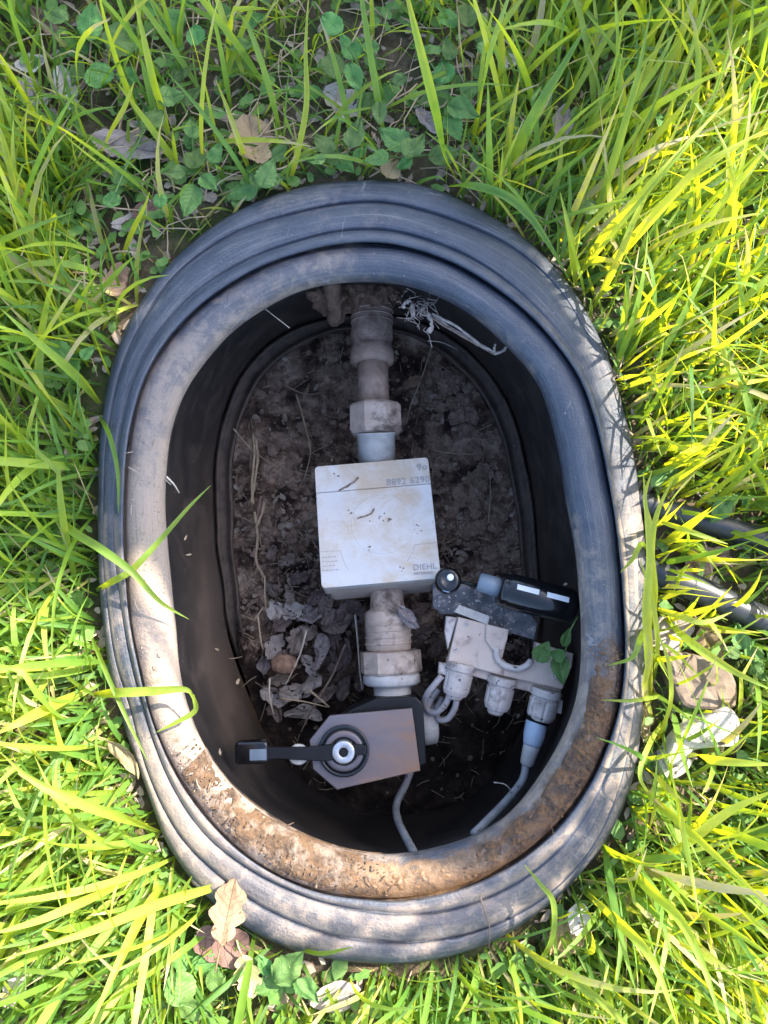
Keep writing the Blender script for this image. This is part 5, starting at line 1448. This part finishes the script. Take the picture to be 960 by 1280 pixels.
H([(850, 940, .0), (880, 948, .05), (920, 953, .07), (975, 956, .08)], 18, .76, 'yellow blade crossing below the white rubble')
H([(655, 1225, .0), (688, 1180, .04), (692, 1130, .055), (675, 1105, .06), (656, 1081, .06)], 10, .66, 'curled stalk whose tip rests over the lower right rim')
H([(770, 1070, .0), (810, 1110, .06), (850, 1150, .09), (880, 1210, .11), (905, 1290, .12)], 17, .66, 'broad blade falling to the bottom right corner')
H([(725, 1110, .0), (770, 1150, .06), (815, 1200, .09), (850, 1290, .10)], 18, .70, 'broad sunlit blade below the lower right of the rim')
H([(650, 1190, .0), (700, 1215, .04), (760, 1260, .06), (800, 1300, .07)], 18, .72, 'wide blade near the bottom edge right of the middle')
H([(800, 1080, .0), (850, 1060, .05), (910, 1015, .08), (975, 985, .10)], 20, .74, 'broad yellow blade rising to the right edge in the lower grass')
H([(365, 1182, .01), (400, 1192, .03), (440, 1184, .04)], 9, .52, 'small green blade hugging the bottom of the rim')
H([(225, 1160, .0), (228, 1120, .04), (240, 1095, .05)], 10, .62, 'short blade touching the broken flange strip')
H([(300, 1100, .0), (200, 1130, .06), (110, 1165, .10), (0, 1200, .13)], 18, .74, 'sunlit white-green blade sweeping to the lower left edge')
H([(210, 1095, .0), (180, 1140, .06), (150, 1200, .09), (110, 1290, .11)], 18, .80, 'bleached bright blade pointing to the bottom edge at lower left')
H([(190, 1090, .0), (120, 1120, .07), (50, 1150, .10), (-20, 1170, .12)], 16, .76, 'bright blade sweeping left below the rim')
H([(110, 860, .0), (70, 880, .05), (30, 900, .08), (-10, 920, .09)], 20, .80, 'broad bleached blade beside the left rim')
H([(125, 505, .005), (95, 470, .04), (50, 430, .07), (0, 385, .09)], 17, .62, 'wide green blade reaching from the left rim to the left edge')
H([(124, 520, .01), (137, 545, .045), (147, 590, .045), (148, 642, .040)], 9, .45, 'blade bending down on the outer left rim')
H([(150, 330, .0), (165, 290, .03), (180, 260, .05), (187, 240, .06)], 10, .74, 'lone yellow blade over bare soil at the upper left')
H([(120, 205, .0), (135, 170, .04), (155, 135, .06), (168, 102, .07)], 14, .80, 'short vivid yellow blade in front of the grey leaf')
H([(40, 300, .0), (20, 240, .05), (5, 180, .07), (-10, 140, .08)], 14, .80, 'vivid yellow blade at the left edge above the middle')
H([(315, 222, .0), (300, 180, .04), (286, 140, .05), (270, 100, .05)], 10, .80, 'yellow blade in front of the crinkled tan leaf')

for j, (pts, wd, tn, lab) in enumerate([
    ([(818, 850, .0), (822, 800, .04), (814, 745, .06), (800, 700, .07)], 10, .74, 'slim yellow blade in the tuft, leaning towards the rim'),
    ([(816, 900, .0), (806, 860, .03), (812, 820, .05), (806, 780, .06)], 11, .86, 'straw-pale blade low in the tuft by the right rim'),
    ([(820, 930, .0), (838, 880, .05), (836, 830, .07), (822, 790, .075)], 9, .80, 'pale curling blade right of the tuft'),
    ([(812, 720, .0), (816, 670, .04), (806, 625, .06), (815, 588, .07)], 9, .84, 'whitish blade tip at the top of the tuft'),
    ([(830, 900, .0), (812, 930, .04), (800, 970, .05), (818, 1000, .04)], 9, .72, 'blade curling down beside the lower right rim'),
    ([(840, 760, .0), (850, 720, .04), (862, 705, .05)], 9, .7, 'short blade over the end of the lower hose')]):
    H(pts, wd, tn, lab)
# ------------------------------------------------------------------ unseen leafy shape added up-sun to shade the pit
streak_poly = [(780, 780), (800, 800), (815, 880), (800, 960), (765, 1060), (700, 1140), (610, 1195), (500, 1215), (380, 1205), (300, 1165), (330, 1135), (430, 1160), (500, 1150), (560, 1110), (640, 1085), (690, 1050), (740, 985), (768, 930), (785, 860)]  # outline of the shade streaks that added leaves throw on the rim
hose_shade = [(822, 596), (1000, 640), (1000, 752), (930, 735), (880, 715), (832, 690)]
shade_polys = [  # drawn outlines of the shade that the added leaves must cast
    [(668, 315), (690, 362), (722, 432), (744, 520), (757, 620), (767, 720), (772, 800), (768, 870), (752, 930), (722, 990), (684, 1042), (640, 1080), (560, 1100), (520, 1085), (500, 1052), (440, 1046), (381, 1026), (328, 996), (284, 950), (252, 890), (236, 800), (222, 725), (180, 700), (120, 712), (60, 760), (-60, 820), (-60, 520), (60, 480), (130, 440), (230, 330), (330, 260), (450, 200), (640, 230)],
    [(-80, 215), (60, 225), (140, 300), (215, 315), (330, 260), (450, 210), (640, 240), (690, 280), (740, 190), (820, 120), (1000, 90), (1000, -120), (-80, -120)],
]
def inside(px, py, poly):
    c = False; n_ = len(poly)
    for i in range(n_):
        x1, y1 = poly[i]; x2, y2 = poly[i-1]
        if (y1 > py) != (y2 > py) and px < (x2-x1)*(py-y1)/(y2-y1)+x1: c = not c
    return c
def edge_dist(px, py, poly):
    best = 1e9
    for i in range(len(poly)):
        x1, y1 = poly[i-1]; x2, y2 = poly[i]
        t = max(0, min(1, ((px-x1)*(x2-x1)+(py-y1)*(y2-y1))/((x2-x1)**2+(y2-y1)**2+1e-9)))
        best = min(best, math.hypot(px-x1-t*(x2-x1), py-y1-t*(y2-y1)))
    return best
trunk_base = Vector((0.1, 3.3, 0))
occluder = root('shade_occluder', trunk_base, 'unseen treelike shape added to shade the pit and the upper grass', 'occluder')
mb = MB(); tube(mb, catmull([trunk_base+Vector((0, 0, -.05)), trunk_base+Vector((.03, -.02, .8)), trunk_base+Vector((-.05, .03, 1.7)), trunk_base+Vector((.05, .0, 2.6)), trunk_base+Vector((.0, .05, 3.4))], 6), [.13-.0040*i for i in range(25)], 16, jitter=.05)
mb.build('occluder_trunk', M['bark'], occluder)
g = random.Random(3)
cr_ = MB(); br = MB(); twg = []
fork = trunk_base+Vector((-.05, .03, 1.7))
cnt = 0
while cnt < 3900:
    k = 0 if g.random() < .55 else 1
    px, py = g.uniform(-80, 1000), g.uniform(-120, 1220)
    hit = inside(px, py, shade_polys[0]); hit2 = inside(px, py, shade_polys[1]); hit = hit or inside(px, py, hose_shade)
    hit3 = inside(px, py, streak_poly) and mnoise.noise(Vector(((px*.574+py*.819)/30, (px*.819-py*.574)/260, 5.5))) > -.12
    if not (hit or hit2 or hit3): continue
    if hit3 and not hit:
        c = P(px, py, .02)+SUN*g.uniform(1.2, 1.3); r_ = g.uniform(.005, .009)
        X = SUN.cross(Vector((g.gauss(0, 1), g.gauss(0, 1), g.gauss(0, 1)))).normalized(); Y = SUN.cross(X)
        cr_.add([c-X*r_*1.2, c-X*r_*.5+Y*r_*.6, c+X*r_*.4+Y*r_*.6, c+X*r_*1.3, c+X*r_*.4-Y*r_*.6, c-X*r_*.5-Y*r_*.6], [(0, 1, 2, 3), (0, 3, 4, 5)])
        continue
    if hit2 and not hit and (g.random() < .45 or mnoise.noise(Vector((px/70, py/70, 2))) > .28): continue
    dd = (edge_dist(px, py, shade_polys[0]) if inside(px, py, shade_polys[0]) else edge_dist(px, py, hose_shade)) if hit else 60
    if dd < 9: continue
    d = g.uniform(1.25, 1.6) if hit else g.uniform(1.25, 2.1)
    c = P(px, py, .02)+SUN*d  # leaf hung on the sun ray through the point to be shaded
    r_ = min(g.uniform(.020, .032), max(.007, dd*.00062*.75))
    n_ = (SUN+Vector((g.gauss(0, .35), g.gauss(0, .35), g.gauss(0, .35)))).normalized()
    X = n_.cross(Vector((g.gauss(0, 1), g.gauss(0, 1), g.gauss(0, 1)))).normalized(); Y = n_.cross(X)
    cr_.add([c-X*r_*1.2, c-X*r_*.5+Y*r_*.6, c+X*r_*.4+Y*r_*.6, c+X*r_*1.3, c+X*r_*.4-Y*r_*.6, c-X*r_*.5-Y*r_*.6], [(0, 1, 2, 3), (0, 3, 4, 5)])
    if cnt % 60 == 0: twg.append(c)
    cnt += 1
for i in range(1800):      # loose leaves that fill out the added shape
    a = g.uniform(0, 6.28); rr = .95*g.random()**.5
    c = trunk_base+Vector((math.cos(a)*rr, math.sin(a)*rr, 2.2+g.uniform(-.7, 1.3)))
    r_ = g.uniform(.03, .05); X = Vector((g.gauss(0, 1), g.gauss(0, 1), g.gauss(0, .6))).normalized(); Y = X.cross(Vector((g.gauss(0, .3), g.gauss(0, .3), 1))).normalized()
    cr_.add([c-X*r_*1.2, c-X*r_*.5+Y*r_*.6, c+X*r_*.4+Y*r_*.6, c+X*r_*1.3, c+X*r_*.4-Y*r_*.6, c-X*r_*.5-Y*r_*.6], [(0, 1, 2, 3), (0, 3, 4, 5)])
cr_.build('occluder_leaves', M['occluderleaf'], occluder)
mid = sum(twg, Vector())/len(twg)
tube(br, catmull([fork, fork.lerp(mid, .5)+Vector((0, 0, .25)), mid+Vector((0, 0, .12))], 8), [.05-.0022*i for i in range(17)], 10, jitter=.06)
for c in twg:
    a = fork.lerp(mid, .75)+Vector((0, 0, .18))
    tube(br, catmull([a, a.lerp(c, .5)+Vector((0, 0, .05)), c], 4), .004, 5)
br.build('occluder_branch', M['bark'], occluder)
